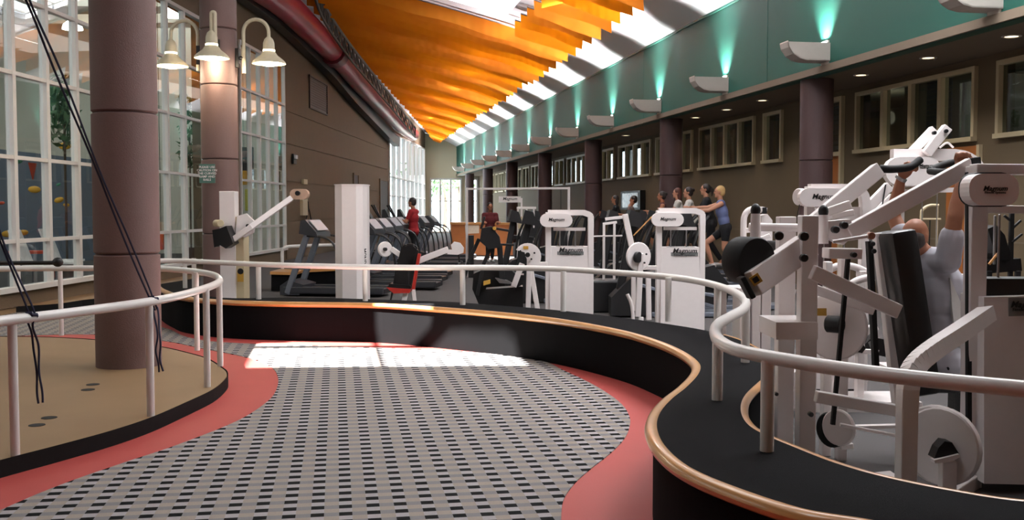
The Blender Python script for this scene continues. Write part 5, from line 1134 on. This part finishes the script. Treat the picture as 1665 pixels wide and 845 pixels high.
# riders on the ellipticals, all facing down the hall to the left
RID = [  # head px, py, depth, top, sleeve, bottom, blen, hair, style, skin, label
    (1170, 312, 20.0, BLT, -1, NAVY, .5, BLOND, 'short', SKIN, 'blond person in blue tank top and black shorts on the nearest elliptical'),
    (1147, 308, 21.3, BT, .6, NAVY, 1.8, DARKH, 'tail', SKIN, 'person in black shirt with dark ponytail beside the blond rider'),
    (1119, 313, 22.6, WT, .6, NAVY, .9, DARKH, 'bun', SKIN, 'person in loose white t-shirt with tied dark hair on an elliptical'),
    (1101, 314, 23.9, WT, .3, NAVY, .9, REDH, 'long', SKIN, 'person with auburn shoulder length hair and white sleeveless top'),
    (1076, 319, 25.1, mat('plum_top', (84, 50, 56), .9), -1, NAVY, .9, DARKH, 'bun', SKIN2, 'person with black hair and bare shoulders before the second dark column'),
    (1030, 325, 27.6, mat('taupe_shirt', (110, 92, 86), .9), .6, NAVY, .9, DARKH, 'short', SKIN2, 'person leaning forward in taupe shirt in front of the wall television'),
    (1000, 324, 29.0, BT, .6, NAVY, 1.8, DARKH, 'long', SKIN2, 'person in black top with pale stripes, farthest left of the riders')]
pe = None; ELS = ['elliptical under the blond rider', 'elliptical under the person in black with a ponytail', 'elliptical under the person in loose white t-shirt', 'elliptical under the auburn haired rider', 'elliptical of the rider before the second dark column', 'elliptical of the rider in front of the television', 'farthest ridden elliptical, left of the television']
for i, (hx, hy, D, top, sl, bot, bl, hr, hst, skn, lab) in enumerate(RID):
    h = C(hx, hy, D); f = -CR; sdv = f.cross(UP).normalized(); f = (f * 1.0 + CF * .12).normalized(); sdv = f.cross(UP).normalized(); lean = .02 if i != 5 else .2
    zz = h.z; base = V((h.x, h.y, 0)) - f * .06; sc = min(1.08, max(.9, (zz - .36) / 1.62)); s0_ = .97
    pel = V((base.x, base.y, zz - .72 * s0_)) - f * .06; che = V((base.x, base.y, zz - .4 * s0_)) - f * .0 + f * lean * .5; nec = V((base.x, base.y, zz - .17 * s0_)) + f * (.03 + lean * .6)
    J = dict(pel=pel, che=che, nec=nec, hea=h)
    for S, sg in (('R', 1), ('L', -1)):
        J['sh' + S] = nec - UP * .07 + sdv * sg * .17; J['el' + S] = J['sh' + S] + f * (.24 if i == 0 else .12) - UP * ((.1 if i == 0 else .23) - .03 * sg) + sdv * sg * .04; J['wr' + S] = J['el' + S] + f * .23 + UP * (0 if i == 0 else .06) - sdv * sg * .04; J['ha' + S] = J['wr' + S] + f * .08
        J['g' + S] = UP
        J['hi' + S] = pel + sdv * sg * .09 - UP * .04; ph_ = .22 * sg
        kn = J['hi' + S] + f * (.2 + ph_ * .8) - UP * (.38 - max(0, ph_) * .5); an = kn - UP * .4 - f * (.2 - ph_ * .3); an.z = max(an.z, .44); J['kn' + S] = kn; J['an' + S] = an; J['to' + S] = an + f * .15 - UP * .05
    person(lab, J, f, skn, top, sl, bot, bl, hr, hst, SHOE, s0_, vox=.013, curl=55)
    ep = elliptical('ellipticals in the line of riders') if pe is None else copy_tree(pe); pe = pe or ep
    ep['label'] = ELS[i]; lo = V((base.x, base.y, 0)) - f * -.05; ep.location = lo; ep.rotation_euler.z = math.atan2(-f.y, -f.x)
    ep.location = lo - V((-f.x, -f.y, 0)) * .25
# more dark cardio machines standing unused among the riders
for i, (px, D, rz, lab) in enumerate(((912, 17.5, 0, 'unused black elliptical seen through the frame of the left weight tower'), (948, 19.5, .2, 'unused black elliptical just right of the left weight tower'), (962, 22.3, 0, 'unused black elliptical behind the low white bar frame'), (1090, 15.2, .0, 'unused black elliptical seen through the frame of the right weight tower'), (1128, 17.5, .0, 'unused black elliptical behind the right half of the right weight tower'), (1168, 16.35, .0, 'unused black elliptical between the right weight tower and the black counterweight'), (1045, 18.7, 0, 'unused black elliptical beyond the round cam'), (880, 20.5, .1, 'unused black elliptical left of the left weight tower'), (905, 26, .1, 'far unused black elliptical before the fourth dark column'))):
    ep = copy_tree(pe); ep['label'] = lab; ep['group'] = 'unused dark ellipticals'; ep.location = floor_at(px, D); ep.rotation_euler.z = -YAW + rz
# man in red on a treadmill, person in red at the counter
def standing(label, hx, hy, D, f, top, hr, hst, zf=0.0, arms='fwd', s=1.0, skn=SKIN2, bot=NAVY, bl=1.8):
    h = C(hx, hy, D); f = f.normalized(); sdv = f.cross(UP).normalized(); b = V((h.x, h.y, 0)) - f * .04; H_ = h.z + .12 - zf; k = H_ / 1.75
    J = dict(hea=h, nec=V((b.x, b.y, h.z - .17 * k)), che=V((b.x, b.y, h.z - .4 * k)), pel=V((b.x, b.y, h.z - .74 * k)))
    for S, sg in (('R', 1), ('L', -1)):
        J['sh' + S] = J['nec'] - UP * .07 * k + sdv * sg * .18 * k; J['el' + S] = J['sh' + S] + f * .1 - UP * .26 * k + sdv * sg * .03; J['wr' + S] = J['el' + S] + f * .22 + UP * .06; J['ha' + S] = J['wr' + S] + f * .08
        J['hi' + S] = J['pel'] + sdv * sg * .09 - UP * .05; J['kn' + S] = J['hi' + S] + f * (.06 + .08 * sg) - UP * .4 * k; a = J['hi' + S] + f * .12 * sg; a.z = zf + .09; J['an' + S] = a; q = a + f * .15; q.z = zf + .04; J['to' + S] = q
    person(label, J, f, skn, top, .6, bot, bl, hr, hst, SHOE, k, vox=.014, root=V((b.x, b.y, 0)))
standing('man in a red t-shirt walking on a treadmill near the entrance', 670, 329, 26.1, -CR * .9 + CF * .3, RT, DARKH, 'short', .16)
standing('person in a red top standing behind the black elliptical, near the counter', 797, 336, 31.0, -CF + CR * .2, mat('dark_red_top', (84, 20, 24), .9), DARKH, 'short', 0)
